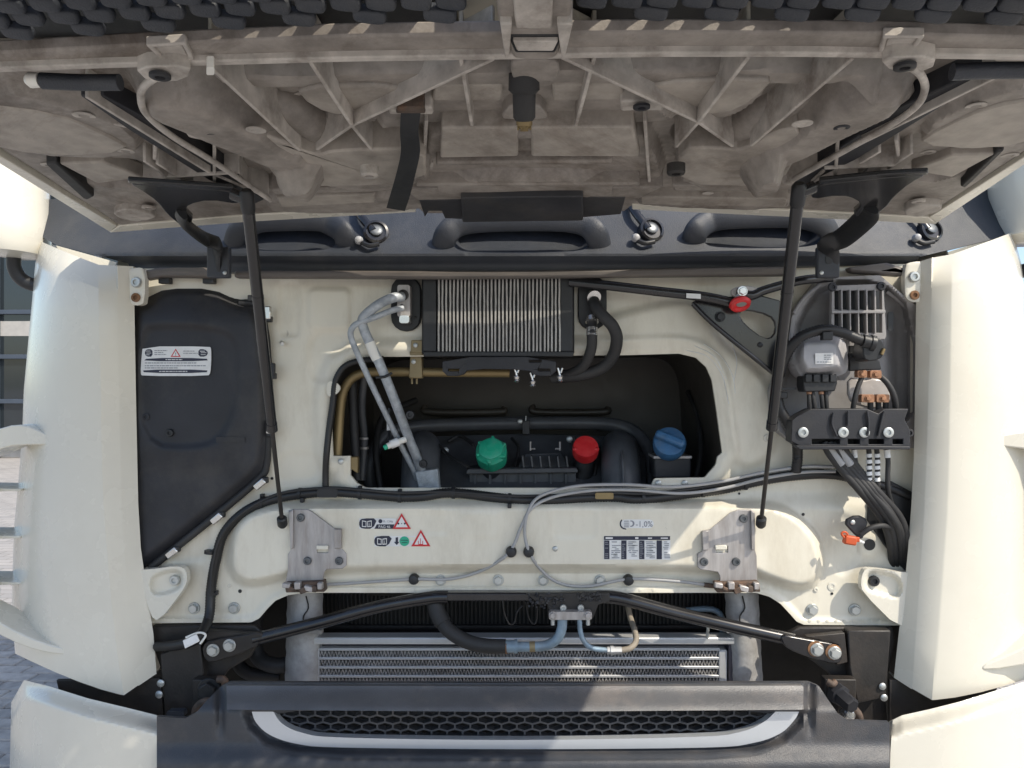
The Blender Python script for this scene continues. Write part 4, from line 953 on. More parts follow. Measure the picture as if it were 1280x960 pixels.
# ------------------------------------------------------------------ coolant tank and hoses inside the tunnel
tank_f = [(515,612),(527,545),(660,541),(790,545),(806,560),(808,612)]
def tp(x, y):   # sloping top of the tank
    t = (y-541)/71.0; return P(x, y, .40 - .24*t)
tk = [tp(x, y) for x, y in tank_f]; g = g_prism(tk, [q + Vector((0, .02, -.16)) for q in tk])
tank = add('coolant_tank', *g, M['tankp'], truck, bev=.006, label='black coolant tank at the bottom of the service opening')
def tcap(name, c, ax, m, label):
    return c, Vector(ax).normalized()
lathe('filler_neck', P(614, 572, .20), (0, -.5, .85), [(.04, -.06), (.04, .02)], M['blackd'], tank, seg=20)
plate('tank_tray', [(584,586),(721,585),(723,591),(582,593)], .17, .12, M['tankp'], tank, bev=.003); plate('tank_tray_side', [(586,592),(720,591),(720,618),(588,618)], .19, .05, M['tankp'], tank)
v = [P(655,567,.24), P(703,565,.24), P(713,586,.20), P(645,588,.20)]; g = g_prism(v, [q + Vector((0, .12, -.05)) for q in v]); add('tank_box', *g, M['tankp'], tank, bev=.005)
for x in (663, 700): tube('upright_pin', [(x,552,.24),(x,563,.24)], .0035, M['steel'], tank, n=2); tube('pin_foot', [(x,561,.24),(x+(6 if x < 680 else -6),561,.24)], .003, M['steel'], tank, n=2)
for x, y in ((557,563),(712,549)): bolt(x, y, .30, .010, M['zinc'], tank, RIVET, 'screw')
# caps
def basis(z, x):
    z = Vector(z).normalized(); x = Vector(x); x = (x - z*x.dot(z)).normalized(); y = z.cross(x); return Matrix((x, y, z)).transposed()
ax = Vector((-.02, -.80, .60)).normalized(); c = P(614, 564, .15)
gc = lathe('filler_cap', c, ax, [(.036, -.045), (.0425, -.04), (.0445, -.018), (.044, .0), (.038, .006), (.034, .016), (.026, .020), (.008, .021)], M['green'], truck, seg=48, lobes=6, lob=.022, label='green screw cap with six lobes on the coolant tank')
Bm = basis(ax, (1, 0, 0))
for k in range(6):
    a = 2*math.pi*k/6 + .3; d = Bm @ Vector((math.cos(a), math.sin(a), 0))
    box('cap_grip', c + d*.034 - ax*.006, (.026, .009, .036), M['green'], gc, rot=Bm @ Matrix.Rotation(a + .75, 3, 'Z'), bev=.003)
lathe('cap_ring', c + ax*.0205, ax, [(.012, 0), (.012, .0012), (.009, .0014)], M['green'], gc, seg=20)
c = P(732, 560, .17); ax2 = Vector((.0, -.82, .57)).normalized()
rc_ = lathe('filler_cap', c, ax2, [(.030, -.03), (.036, -.026), (.0375, .0), (.034, .010), (.02, .013)], M['capred'], truck, seg=28, label='red round cap right of the green one')
box('cap_bar', c + ax2*.010 - Vector((0, 0, .010)), (.074, .012, .016), M['capred'], rc_, rot=basis(ax2, (1, 0, 0)), bev=.005)
tube('cap_neck', [(731,575,.22),(728,605,.23)], .03, M['black'], rc_, n=2, seg=16)
c = P(837, 552, .075); ax3 = Vector((-.08, -.86, .50)).normalized()
bc = lathe('filler_cap', c, ax3, [(.036, -.034), (.043, -.03), (.0445, -.006), (.041, .004), (.024, .008)], M['capblue'], truck, seg=30, label='blue screw cap with a raised grip at the right of the opening')
box('cap_grip', c + ax3*.012, (.082, .024, .030), M['capblue'], bc, rot=basis(ax3, (.86, 0, -.5)), bev=.008)
lathe('cap_neck', c - ax3*.03, -ax3, [(.03, 0), (.03, .07)], M['black'], bc, seg=20)
lg = plate('ledge', [(818,573),(864,573),(864,597),(818,597)], .09, .10, M['blackd'], truck, bev=.004, label='small dark step under the blue cap'); plate('ledge_edge', [(817,570),(865,570),(865,573.5),(817,573.5)], .085, .10, M['steel'], lg, bev=.001)
# hoses and ducts
hb = tube('overflow_hose', [(467,625,.30),(462,585,.30),(474,552,.33),(500,537,.37),(540,532,.40),(600,530,.40),(660,529,.40),(740,529,.40),(780,534,.38),(803,550,.34),(812,575,.31),(812,615,.28)], .021, M['tankp'], truck, seg=14, label='thick black hose arching over the coolant tank')
plate('hose_gap_clip', [(653,526),(662,526),(662,543),(653,543)], .36, .05, M['black'], hb); bolt(650,527,.35,.008,M['zinc'],hb,RIVET,'screw'); tube('clip_tail', [(657,528,.37),(657.5,520,.37)], .002, M['zinc'], hb, n=2)
for pts, nm in (([(524,640,.14),(525,612,.15),(526,586,.18),(527,568,.23),(528,560,.29)], 'intake_duct'), ([(778,640,.14),(777,612,.15),(776,586,.18),(775,568,.23),(774,560,.29)], 'intake_duct')):
    d = tube(nm, pts, .055, M['duct'], truck, seg=20, label='wide grey rubber duct %s of the coolant tank' % ('left' if pts[0][0] < 600 else 'right'))
    x = pts[1][0]; tube('duct_seam', [(x+2,625,.085),(x+2,595,.10),(x+1,572,.13),(x,556,.20)], .004, M['duct'], d)
for pts, r_, m_ in (([(476,612,.22),(470,560,.26),(480,520,.34),(520,500,.45)], .010, 'rubber'), ([(690,612,.24),(716,590,.26),(724,570,.30),(716,548,.36)], .009, 'tankp'), ([(560,552,.33),(575,545,.34),(592,556,.28)], .006, 'rubber'), ([(740,612,.2),(745,580,.24),(752,560,.3),(770,548,.36)], .007, 'rubber'),
                  ([(455,470,.12),(452,510,.14),(455,550,.16),(452,600,.16)], .011, 'tankp'), ([(640,548,.34),(648,560,.28),(644,584,.22)], .005, 'rubber'), ([(870,600,.14),(876,560,.2),(872,520,.3),(860,490,.42)], .008, 'rubber')):
    tube('small_hose', pts, r_, M[m_], tank)
for x, y in ((455,548),(455,560)): lathe('hose_clamp', P(x, y, .15), (0, 0, 1), [(.013, -.003), (.013, .003)], M['steel'], tank, seg=14)
for k in range(6): plate('tank_rib', [(652+11*k,570),(654+11*k,570),(656+11*k,586),(654+11*k,586)], .195, .03, M['tankp'], tank, bev=.001)
for k in range(7): plate('tray_rib', [(592+19*k,592),(595+19*k,592),(595+19*k,612),(592+19*k,612)], .182, .02, M['tankp'], tank, bev=.001)
tube('thin_hose', [(548,556,.25),(565,572,.2),(585,584,.16)], .004, M['rubber'], truck)
# ------------------------------------------------------------------ wiper linkage
wlk = plate('wiper_bracket', chaikin([(864,374),(868,388),(965,467),(974,467),(985,445),(988,400),(985,378),(940,366),(905,372)],1), -.075, .012, M['gloss'], truck, holes=[chaikin([(923,392),(932,387),(962,394),(970,405),(967,420),(956,424),(932,406)],1)], bev=.003, label='black triangular wiper linkage bracket with a cut-out')
tube('folded_edge', [(866,380,-.08),(890,404,-.085),(930,437,-.085),(966,466,-.08)], .006, M['gloss'], wlk, n=3)
bolt(900,396,-.0755,.013,M['black'],wlk,HEXB); bolt(950,431,-.0755,.007,M['black'],wlk,RIVET,'screw')
rod = tube('drive_rod', [(712,352,-.06),(760,357,-.085),(820,364,-.095),(880,371,-.10),(918,379,-.10)], .0125, M['gloss'], wlk, seg=10, flat=.6)
flat('rod_tag', [(858,366.5),(876,367.5),(876,373.5),(858,372.5)], -.113, M['label'], rod); 
lathe('red_bushing', P(925,380,-.115), (.1,-.55,-.83), [(.012,-.004),(.017,-.008),(.023,-.007),(.0265,0),(.023,.007),(.017,.008),(.012,.004)], M['capred'], wlk, seg=24, label='red rubber bushing on the wiper linkage')
lathe('pivot_sleeve', P(926,375,-.118), (.05,-.45,-.89), [(.0125,-.012),(.0125,.012)], M['zinc'], wlk, seg=16)
bolt(928,364,-.124,.0125,M['chrome'],wlk,HEXB,'pivot_nut')
tube('link_rod', [(920,366,-.112),(940,369,-.112),(952,364,-.108),(975,357,-.10),(1005,350,-.09),(1040,347,-.07)], .0115, M['gloss'], wlk, seg=10, flat=.6)
plate('link_eye', chaikin([(914,360),(936,356),(950,362),(948,370),(930,374),(914,370)],1), -.113, .01, M['steel'], wlk, bev=.002)
# ------------------------------------------------------------------ electrical box on the right
TR = [(1027,347),(1100,344),(1146,383),(1146,560),(1000,559),(975,540),(967,520),(966,490),(985,430),(990,395)]
TRI = chaikin([(1030,354),(1098,351),(1140,388),(1140,556),(1002,553),(982,535),(976,515),(976,490),(994,430),(998,398)],1)
def tr_y(x, y):
    Y = -.056 + .060*pad(x, y, TRI, 8)
    return Y + .035*S(x, 1105, 1122)*S(y, 372, 400)
tray = sheet('electrical_tray', TR, [], lambda x, y: PA(x, y, tr_y(x, y)), M['tray'], truck, res=2.5, back=(0, .05, 0), label='dusty grey plastic electrical tray at the right')
gf = [(1040,357),(1104,355),(1108,420),(1106,424),(1042,424),(1039,418)]
cells = []
for r_ in range(2):
    for k in range(6):
        x0 = 1043 + k*10.4; y0 = 363 + r_*29 ; cells.append([(x0,y0),(x0+7.6,y0),(x0+7.9,y0+(24 if r_ == 0 else 24)),(x0+.3,y0+24)])
gr = plate('vent_grille', gf, -.085, .016, M['tray'], tray, holes=cells, bev=.001, label='grey vent with two rows of six slots')
plate('vent_backing', [(1040,358),(1106,356),(1107,422),(1041,422)], -.055, .01, M['black'], gr, bev=0)
for x, y in ((1040,359),(1101,358)): bolt(x, y, -.086, .011, M['blackd'], gr, SOCK, 'screw')
for k in range(5): plate('vent_rib', [(1051.5+10.4*k,362),(1053+10.4*k,362),(1053.4+10.4*k,417),(1052+10.4*k,417)], -.094, .012, M['tray'], gr, bev=.0005)
plate('vent_rib', [(1040,388.5),(1107,387.5),(1107,391),(1040,391.5)], -.095, .012, M['tray'], gr, bev=.0005)
plate('slot', rrect(1110,390,1117,414,2), -.034, .004, M['black'], tray)
for pts in ([(1108,364,-.03),(1124,376,-.02),(1140,392,-.0)], [(1030,352,-.062),(1006,372,-.06),(992,392,-.06)], [(1112,358,-.04),(1130,372,-.03),(1146,388,-.01)]): tube('stiffening_rib', pts, .005, M['tray'], tray, n=3)
# control module
def mod_y(x, y):
    d = -sdf(x, y, MO); return -.075 - .055*S(d, 0, 14) - .012*S(y, 415, 455)
MO = chaikin([(996,420),(1010,416),(1046,416),(1056,424),(1060,445),(1060,464),(1050,470),(1010,474),(1000,470),(991,452),(991,434)],1)
md = sheet('control_module', MO, [], lambda x, y: PA(x, y, mod_y(x, y)), M['module'], tray, res=2, back=(0, .06, 0), label='rounded grey control module with a white label')
flat('module_label', [(1019,441.5),(1041.5,441),(1041.8,454.8),(1019.3,455.2)], -.1445, M['label'], md)
ink(md, words(1030,1039,443.5,1) + words(1030,1038,446,1) + words(1030,1039.5,448.5,1) + words(1021,1039,452,1), -.1452, M['inkg'])
cbk = plate('connector', [(1005,470),(1046,468),(1047,479),(1044,489),(1006,490),(1004,482)], -.115, .05, M['black'], tray, bev=.003, label='black connector block under the module')
for x in (1011, 1021, 1032, 1042): plate('connector_tab', [(x-4,467.5),(x+4,467.5),(x+4,478),(x-4,478)], -.122, .012, M['black'], cbk, bev=.002)
for x, e in ((1011,1012),(1015,1019),(1026,1029),(1032,1034)):
    w = tube('power_lead', [(x,486,-.10),((x+e)/2,500,-.105),(e,516,-.10),(e+1,530,-.09)], .0052, M['rubber'], tray); 
    if x in (1011, 1026): tube('lead_ferrule', [(x,486,-.102),(x+.6,493,-.104)], .0066, M['copper'], w, n=2)
tube('module_harness', [(974,470,-.10),(980,450,-.12),(990,432,-.14),(1005,419,-.15),(1030,412,-.15),(1050,415,-.15),(1070,423,-.15),(1086,429,-.145)], .0125, M['corr'], tray, corr=.07, pitch=.007, label='corrugated lead arching over the module')
box('harness_clip', P(1033,420,-.155), (.024, .02, .02), M['black'], tray)
cn = plate('plug', chaikin([(1081,423),(1100,421),(1106,430),(1107,440),(1100,450),(1082,452),(1078,440)],1), -.155, .06, M['black'], tray, bev=.006, label='chunky black plug at the end of the corrugated lead')
lathe('plug_collar', P(1084,428,-.148), (1,0,-.25), [(.017,-.012),(.017,.004),(.020,.006),(.020,.016)], M['black'], cn, seg=14); tube('yellow_lock', [(1102,443,-.158),(1105,436,-.158)], .004, M['gold'], cn, n=2)
ds = plate('distribution_plate', [(1062,432),(1082,432),(1100,452),(1102,462),(1062,464)], -.075, .012, M['black'], tray, bev=.003)
bolt(1063,445,-.0755,.009,M['black'],ds,HEXB)
tr_ = plate('terminal_cover', chaikin([(1060,470),(1080,476),(1096,472),(1112,480),(1114,505),(1100,512),(1075,508),(1060,500)],1), -.062, .012, M['clear'], tray, bev=.004, label='pale translucent terminal cover')
for x0, y0, x1, y1 in ((1072,463,1084,472),(1088,463,1102,473),(1077,493,1093,503),(1096,493,1112,503)):
    t_ = plate('copper_terminal', rrect(x0,y0,x1,y1,2), -.105, .02, M['copper'], tr_, bev=.003)
    bolt((x0+x1)/2, (y0+y1)/2, -.1055, .008, M['copper'], t_, HEXB, 'terminal_nut')
tube('power_cable', [(1078,470,-.095),(1072,485,-.10),(1068,500,-.10),(1065,520,-.09)], .006, M['rubber'], tr_); tube('power_cable', [(1099,469,-.095),(1110,480,-.105),(1118,497,-.105),(1120,518,-.09)], .0072, M['rubber'], tr_)
for x in (1088, 1098, 1107): tube('power_cable', [(x,502,-.09),(x,520,-.085)], .0068, M['rubber'], tr_, n=2)
# cover strip with screws
strip_o = [(990,526),(1000,518),(1014,511),(1070,511),(1084,511),(1098,517),(1106,511),(1136,511),(1131,524),(1138,538),(1138,561),(1003,560),(989,552)]
stp = plate('cover_strip', strip_o, -.125, .045, M['blackd'], tray, holes=[[(x0,549),(x1,549),(x1,555.5),(x0,555.5)] for x0, x1 in ((1015,1050),(1060,1075),(1086,1105),(1116,1129))], bev=.002, label='dark cover strip with four screws over the cables')
plate('strip_backing', [(1012,546),(1132,546),(1132,558),(1012,558)], -.09, .004, M['finb'], stp, bev=0)
plate('strip_lip', [(994,557),(1138,558),(1138,562),(1000,562)], -.140, .03, M['blackd'], stp, bev=.002)
for x in (1003.6, 1053.7, 1080, 1110): bolt(x, 540.5, -.1255, .0125, M['zinc'], stp, WASH, 'screw')
bolt(1136,541,-.07,.011,M['blackd'],tray,SOCK,'screw')
for q in ([(1042,516,-.13),(1040,530,-.13),(1046,545,-.13)], [(1060,514,-.13),(1060,532,-.13)], [(1084,514,-.13),(1086,530,-.13),(1084,545,-.13)], [(1105,514,-.13),(1101,530,-.13),(1098,545,-.13)]): tube('strip_rib', q, .003, M['blackd'], stp, n=3)
# cables leaving the tray
for i, (a, b) in enumerate(((1030,1113),(1036,1118),(1042,1123),(1047,1128),(1052,1133))):
    cbl = tube('battery_cable', [(a,552,-.10),(a+6,566,-.10),(a+24,590,-.095+.004*i),(a+46,615,-.09),(b-10+random.uniform(-3,3),645,-.075+random.uniform(-.012,.008)),(b+random.uniform(-2,2),672,-.05),(b+3,712,-.0)], .0092, M['rubber'], truck, label='black battery cable in the bundle below the electrical tray'); cbl['label'] = ('black battery cable, %s in the slanting bundle below the electrical tray' % ('lowest', 'second from below', 'middle one', 'second from above', 'topmost')[i])
    if i in (1, 3): tube('grey_sleeve', [(a+1,560,-.101),(a+6,567,-.1005),(a+16,581,-.099)], .0100, M['cable'], cbl, n=4)
for a, y1, m_ in ((1067,592,'rubber'),(1085,603,'label'),(1095,607,'label'),(1108,612,'rubber')):
    cbl = tube('drop_lead', [(a,555,-.085),(a+2,575,-.085),(a+(6 if a == 1067 else 2),y1,-.08),(a+8,y1+22,-.05)], .006, M['rubber'], truck, label={1067:'short black lead leftmost below the electrical tray',1085:'white banded lead below the tray, left one of two',1095:'white banded lead below the tray, right one of two',1108:'black lead with a pale top, rightmost below the tray'}[a])
    if m_ == 'label':
        for k in range(5): tube('white_band', [(a+1,567+7.5*k,-.0855),(a+1.6,571.5+7.5*k,-.0855)], .0073, M['label'], cbl, n=2)
    else: tube('pale_sleeve', [(a+.5,562,-.0855),(a+1.6,572,-.0855)], .0073, M['label'], cbl, n=2)
tube('conduit', [(972,490,-.07),(974,508,-.075),(984,528,-.075),(995,548,-.07),(997,570,-.05),(995,590,-.04)], .0125, M['corr'], truck, corr=.08, pitch=.007, label='corrugated conduit behind the right gas strut')
plate('conduit_cradle', chaikin([(966,497),(972,497),(980,525),(996,552),(990,556),(972,535)],1), -.055, .02, M['tray'], truck)
plate('harness_tie', [(968,485),(996,484),(996,487),(968,488)], -.09, .006, M['black'], truck, bev=.001); box('tie_box', P(979,494,-.09), (.018,.014,.016), M['black'], truck)
# black plate painted in for the dark opening, tow bracket and orange clip
plate('dark_opening_plate', [(1112,600),(1146,618),(1146,716),(1134,716),(1104,680),(1084,650),(1086,628)], -.022, .01, M['black'], truck, bev=.003, label='black plate painting the dark opening behind the cable bundle')
tw = plate('lamp_bracket', chaikin([(1054,652),(1072,643),(1086,650),(1082,664),(1078,676),(1068,668)],1), -.075, .012, M['blackd'], truck, bev=.003, label='small black bracket above the orange clip')
tube('bracket_hook', [(1076,668,-.085),(1088,660,-.09),(1104,657,-.085),(1118,661,-.06)], .0065, M['rubber'], tw); bolt(1066,653,-.0755,.006,M['zinc'],tw,RIVET,'screw')
oc = box('orange_clip', P(1062,675,-.09), (.030,.02,.022), M['orange'], truck, rot=Matrix.Rotation(.15,3,'Y'), bev=.004, label='small orange red clip near the black hole'); tube('clip_loop', [(1055,672,-.10),(1052,667,-.10),(1056,665,-.10),(1060,668,-.10)], .0028, M['orange'], oc); box('clip_tab', P(1070,674,-.085), (.014,.014,.012), M['orange'], oc); tube('clip_pin', [(1072,675,-.085),(1079,678,-.07)], .004, M['label'], oc, n=2)

# ------------------------------------------------------------------ side mirrors
def mirror(pts, label, side):
    rows = []
    for px, py, Y, rx, ry in pts:
        c = P(px, py, Y); rows.append([c + Vector((rx*math.cos(a), ry*math.sin(a), 0)) for a in [2*math.pi*k/20 for k in range(20)]])
    f = [(i*20+j, i*20+(j+1) % 20, (i+1)*20+(j+1) % 20, (i+1)*20+j) for i in range(len(rows)-1) for j in range(20)] + [tuple(range(19,-1,-1)), tuple((len(rows)-1)*20+k for k in range(20))]
    return add('side_mirror', [p for r_ in rows for p in r_], f, M['cream'], truck, label=label)
ml = mirror([(20,322,.10,.03,.05),(16,318,.10,.075,.10),(10,306,.10,.10,.12),(2,280,.10,.115,.13),(-2,240,.10,.12,.13),(-2,190,.10,.12,.13),(0,120,.10,.10,.11)], 'cream mirror housing at the left edge', -1)
tube('mirror_arm', [(17,318,.11),(18,334,.12),(26,348,.13),(42,356,.14),(70,360,.15)], .019, M['black'], ml, seg=14)
mr_ = mirror([(1290,304,.12,.05,.06),(1292,296,.12,.085,.10),(1296,276,.12,.10,.12),(1298,240,.12,.115,.13),(1298,190,.12,.12,.13),(1298,120,.12,.10,.11)], 'pale mirror housing at the right edge', 1)
tube('mirror_arm', [(1296,306,.12),(1294,324,.13),(1286,336,.14),(1272,340,.16)], .019, M['black'], mr_, seg=14)
# ------------------------------------------------------------------ raised hood
# outer skin: cream sheet above the underside
eL0, eL1 = H(137, 290), H(0, 206); eR0, eR1 = H(1171, 279), H(1280, 207)
def ext(a, b, y):
    t = (y - a.y)/(b.y - a.y); return a.x + (b.x - a.x)*t
YF = -1.30
xl, xr = ext(eL0, eL1, YF), ext(eR0, eR1, YF)
xl = max(xl, -1.08); xr = min(xr, 1.08)
def edge_x(y):
    t = (y + .04)/(YF + .04)
    return (eL0.x + (xl - eL0.x)*min(max(t, 0), 1)), (eR0.x + (xr - eR0.x)*min(max(t, 0), 1))
BE = [H(x, y, .0) for x, y in ((137,289),(330,275),(520,264),(600,259),(720,259),(790,261),(1000,271),(1171,278))]
rows = []
for t in [0, .03, .08] + list(np.linspace(.15, 1, 9)):
    r_ = []
    for j in range(33):
        u = j/32; x0 = eL0.x + (eR0.x - eL0.x)*u; yb = np.interp(x0, [p.x for p in BE], [p.y for p in BE])
        y = yb + (-1.0 - yb)*t; a, b = edge_x(y); x = a + (b-a)*u if t > 0 else x0
        r_.append((x, y, hz(y) + .065 - .035*abs(-1+2*u)**3 - .045*(1-min(t/.08, 1))*(1 - abs(-1+2*u)**3*.6)))
    rows.append(r_)
n_ = len(rows)
vt = [p for r_ in rows for p in r_]
vb = [(p[0], p[1], hz(p[1]) + .016) for r_ in rows for p in r_]
Nn = len(vt); fs = grid_faces(n_, 33) + [tuple(i + Nn for i in q) for q in grid_faces(n_, 33)]
border = [i for i in range(33)] + [k*33+32 for k in range(1, n_)] + [(n_-1)*33 + j for j in range(31, -1, -1)] + [k*33 for k in range(n_-2, 0, -1)]
fs += [(border[i], border[(i+1) % len(border)], border[(i+1) % len(border)] + Nn, border[i] + Nn) for i in range(len(border))]
hood = add('hood', vt + vb, fs, M['cream'], truck, label='raised hood seen from below with ribbed brown grey underside')
# moulded inner panel: height field hanging from the hood plane
def bpoly(p, n=1): return chaikin(p, n)
IN = [(150,284),(-60,148),(-140,60),(1420,50),(1345,150),(1160,272),(1000,266),(790,258),(780,266),(530,268),(520,260),(330,268)]
HP = [  # (polygon in px, drop, edge width)
 ([(255,84),(1105,78),(1092,100),(800,104),(500,104),(285,106)], .022, 5),
 ([(500,100),(812,99),(842,128),(842,150),(800,152),(530,152),(470,150),(478,126)], .012, 6),
 ([(535,150),(800,149),(830,205),(825,232),(540,234),(530,205)], .020, 7),
 ([(545,205),(768,203),(768,230),(545,232)], .016, 4),
 ([(385,190),(470,184),(534,186),(534,232),(405,232),(330,200)], .030, 6), ([(845,186),(935,184),(985,166),(960,232),(850,232)], .030, 6),
 ([(170,112),(235,118),(345,162),(395,196),(400,228),(330,205),(240,165),(172,138)], .045, 16), ([(1140,104),(1078,112),(985,158),(935,190),(930,222),(995,200),(1080,158),(1136,132)], .045, 16),
 ([(375,106),(505,110),(520,140),(470,146),(400,140)], .018, 8), ([(800,108),(935,100),(965,104),(940,130),(905,146),(845,146)], .018, 8),
 ([(410,170),(440,150),(520,156),(528,182),(470,186)], -.014, 8), ([(838,160),(865,148),(960,142),(940,170),(850,182)], -.014, 8),
 ([(0,110),(60,120),(150,150),(180,180),(160,196),(40,195),(-40,160)], .012, 5), ([(1290,105),(1250,112),(1170,145),(1150,170),(1170,186),(1300,180)], .012, 5),
 ([(60,200),(195,198),(200,232),(120,236)], -.012, 4), ([(1255,185),(1150,192),(1120,222),(1185,228)], -.012, 4),
 ([(215,205),(320,208),(350,232),(310,236),(230,225)], -.022, 5), ([(1105,192),(1000,202),(975,228),(1010,232),(1100,215)], -.022, 5),
 ([(330,246),(470,243),(545,245),(545,262),(340,268)], .012, 5), ([(790,243),(880,243),(990,246),(985,262),(800,258)], .012, 5),
 ([(300,96),(330,100),(385,150),(360,160)], -.010, 6), ([(1040,92),(1010,96),(950,150),(975,150)], -.010, 6),
]
def low(p, h): return [(H(x, y, h).x, H(x, y, h).y) for x, y in p]
HP = [(low(bpoly(p, 1), .014 + max(a, 0)), a, min(.0024*w, .013) if w < 12 else .0028*w) for p, a, w in HP]
INW = low(IN, .010)
def hh_(x, y):
    h = np.full(np.shape(x), .014)
    for p, a, w in HP: h = h + (1.35 if a > 0 else 1.3)*a*pad(x, y, p, w)
    d = -sdf(x, y, INW); h = h - .008*(1 - S(d, 0, .02))
    return h + .0012*np.sin(x*23)*np.sin(y*31)
inner = sheet('inner_panel', INW, [], lambda x, y: np.stack([x, y, hz(y) - hh_(x, y)], -1), M['hood'], hood, res=.0058, back=(0, 0, .012), angle=35, label='brown grey moulded underside with stains and pads')
def HH(px, py, off=0.0):
    h = .02
    for _ in range(5):
        q = H(px, py, h); h = float(hh_(np.array([q.x]), np.array([q.y]))[0])
    return H(px, py, h + off)
# crisp raised pads of the moulding
for pts, h in (([(302,166),(345,172),(392,196),(420,188),(532,186),(533,230),(408,234),(352,232),(338,214)], .066), ([(1006,158),(965,166),(925,190),(900,185),(848,186),(848,231),(962,234),(990,214)], .066),
               ([(366,108),(506,107),(503,126),(470,140),(432,147),(388,134)], .050), ([(806,104),(962,98),(962,108),(925,138),(880,145),(838,122)], .050),
               ([(545,106),(628,106),(628,126),(540,126)], .046), ([(690,106),(776,105),(782,125),(690,126)], .046),
               ([(-30,132),(70,142),(128,166),(170,190),(60,197),(-40,176)], .034), ([(1310,122),(1236,134),(1176,160),(1142,182),(1240,188),(1320,168)], .034),
               ([(74,205),(128,203),(180,222),(122,230)], .030), ([(1244,193),(1190,194),(1138,214),(1190,222)], .030),
               ([(186,120),(232,124),(300,150),(286,160),(214,146)], .058), ([(1136,110),(1094,114),(1024,144),(1036,152),(1106,138)], .058),
               ([(345,247),(470,243),(470,253),(350,259)], .036), ([(800,246),(985,249),(982,259),(800,255)], .036),
               ([(552,160),(648,160),(648,196),(550,198)], .058), ([(664,160),(792,159),(800,196),(664,196)], .058)):
    hpad('raised_pad', chaikin(pts, 1) if len(pts) > 4 else pts, h, M['pad'], inner, h0=.0, bev=.004)
# cream folded edge
for pts, hgt in (([(137,290),(-40,180),(-40,171),(146,283)], .018), ([(137,291),(330,276),(520,265),(520,259),(330,268),(148,283)], .018), ([(1171,279),(1330,173),(1330,165),(1161,272)], .018), ([(1171,280),(1000,272),(790,262),(790,256),(1000,264),(1161,272)], .018)):
    hpad('folded_edge', pts, hgt, M['cream'], hood, h0=-.001, bev=.002)
# front beam
BT = [(-160,80),(0,66),(181,56),(430,45),(640,42),(830,40),(1104,42),(1280,47),(1440,54)]; BB = [(1440,86),(1280,76),(1000,72),(830,72),(640,75),(430,78),(134,86),(0,91),(-160,102)]
beam = hpad('front_beam', BT + BB, .066, M['hood'], hood, h0=.048, bev=.003, label='long beam across the hood behind the grille')
# raised lip on beam rear
hpad('beam_lip', [(p[0], p[1]-6) for p in BB] + BB[::-1], .075, M['hoodl'], hood, h0=.060, bev=.002)
for pts in ([(182,57),(232,54),(243,76),(206,80)], [(1104,46),(1156,46),(1140,68),(1098,67)]):
    cx = sum(p[0] for p in pts)/4; cy = sum(p[1] for p in pts)/4; inn = [(cx+(p[0]-cx)*.74, cy+(p[1]-cy)*.72) for p in pts]
    hpad('beam_window', pts, .073, M['hoodl'], beam, h0=.060, bev=.002, holes=[inn])
    hpad('window_pad', inn, .069, M['hoodl'], beam, h0=.060, bev=.001)
# centre post
post = hpad('centre_post', chaikin([(618,-20),(720,-20),(714,10),(712,34),(704,48),(700,66),(692,76),(644,76),(637,66),(632,48),(624,34),(621,10)],1), .085, M['hood'], hood, h0=-.03, bev=.006, label='grey centre post between the two grille halves')
hpad('post_inset', [(640,-20),(692,-20),(690,38),(644,38)], .090, M['hoodl'], post, h0=-.07, bev=.004)
hpad('post_slot', [(634,44),(704,44),(694,66),(644,66)], .0865, M['black'], post, h0=-.07, bev=.002); hpad('post_step', [(641,52),(698,52),(692,64),(646,64)], .092, M['hoodl'], post, h0=-.07, bev=.002)
for x0, x1 in ((625,640),(696,716)): hpad('post_flange', [(x0,30),(x1,30),(x1-4 if x1 < 660 else x1-10,74),(x0+6,74)], .094, M['hoodl'], post, h0=-.07, bev=.003)
hpad('post_foot', chaikin([(640,74),(698,74),(700,96),(690,104),(648,104),(638,96)],1), .060, M['hood'], post, h0=-.01, bev=.004)
# thin ribs
def rib(p, q, h, t=.006, drop=.03, m='hoodl', parent=None):
    a = H(*p, h); b = H(*q, h); d = (b-a).normalized(); s = Vector((0, 0, 1)).cross(d).normalized()*t/2; u = Vector((0, 0, drop + h*.6))
    v = [a-s, a+s, b+s, b-s]; g = g_prism(v, [p_ + u for p_ in v]); return add('stiffening_rib', *g, M[m], parent or inner, bev=.0015)
for p, q, h in (((388,79),(440,158),.075),((440,158),(466,190),.066),((396,188),(440,158),.066),((440,158),(617,75),.072),((576,74),(590,158),.062),((743,73),(720,158),.062),
                ((936,72),(873,154),.075),((873,154),(845,185),.066),((700,72),(873,154),.072),((873,154),(916,184),.066),((262,84),(375,189),.075),((1066,74),(939,183),.075),
                ((308,165),(395,226),.07),((1030,158),(930,228),.07),((108,122),(262,217),.06),((1245,98),(1078,180),.06),((262,217),(335,248),.05),((1078,180),(985,226),.05),
                ((60,138),(160,160),.03),((268,176),(268,230),.05),((206,223),(300,217),.052),((230,195),(262,216),.05),((180,202),(210,222),.05),((300,218),(312,238),.05),((225,222),(240,236),.048),((196,205),(222,222),.05),
                ((1048,166),(1044,225),.05),((1030,212),(1118,208),.052),((1100,190),(1075,205),.05),((1140,192),(1110,212),.05),((1030,214),(1015,228),.05),((1085,210),(1074,222),.048),((1120,176),(1123,196),.045),((195,180),(193,200),.045),
                ((540,204),(536,232),.045),((806,152),(812,232),.05),((533,152),(530,205),.045)):
    rib(p, q, h)
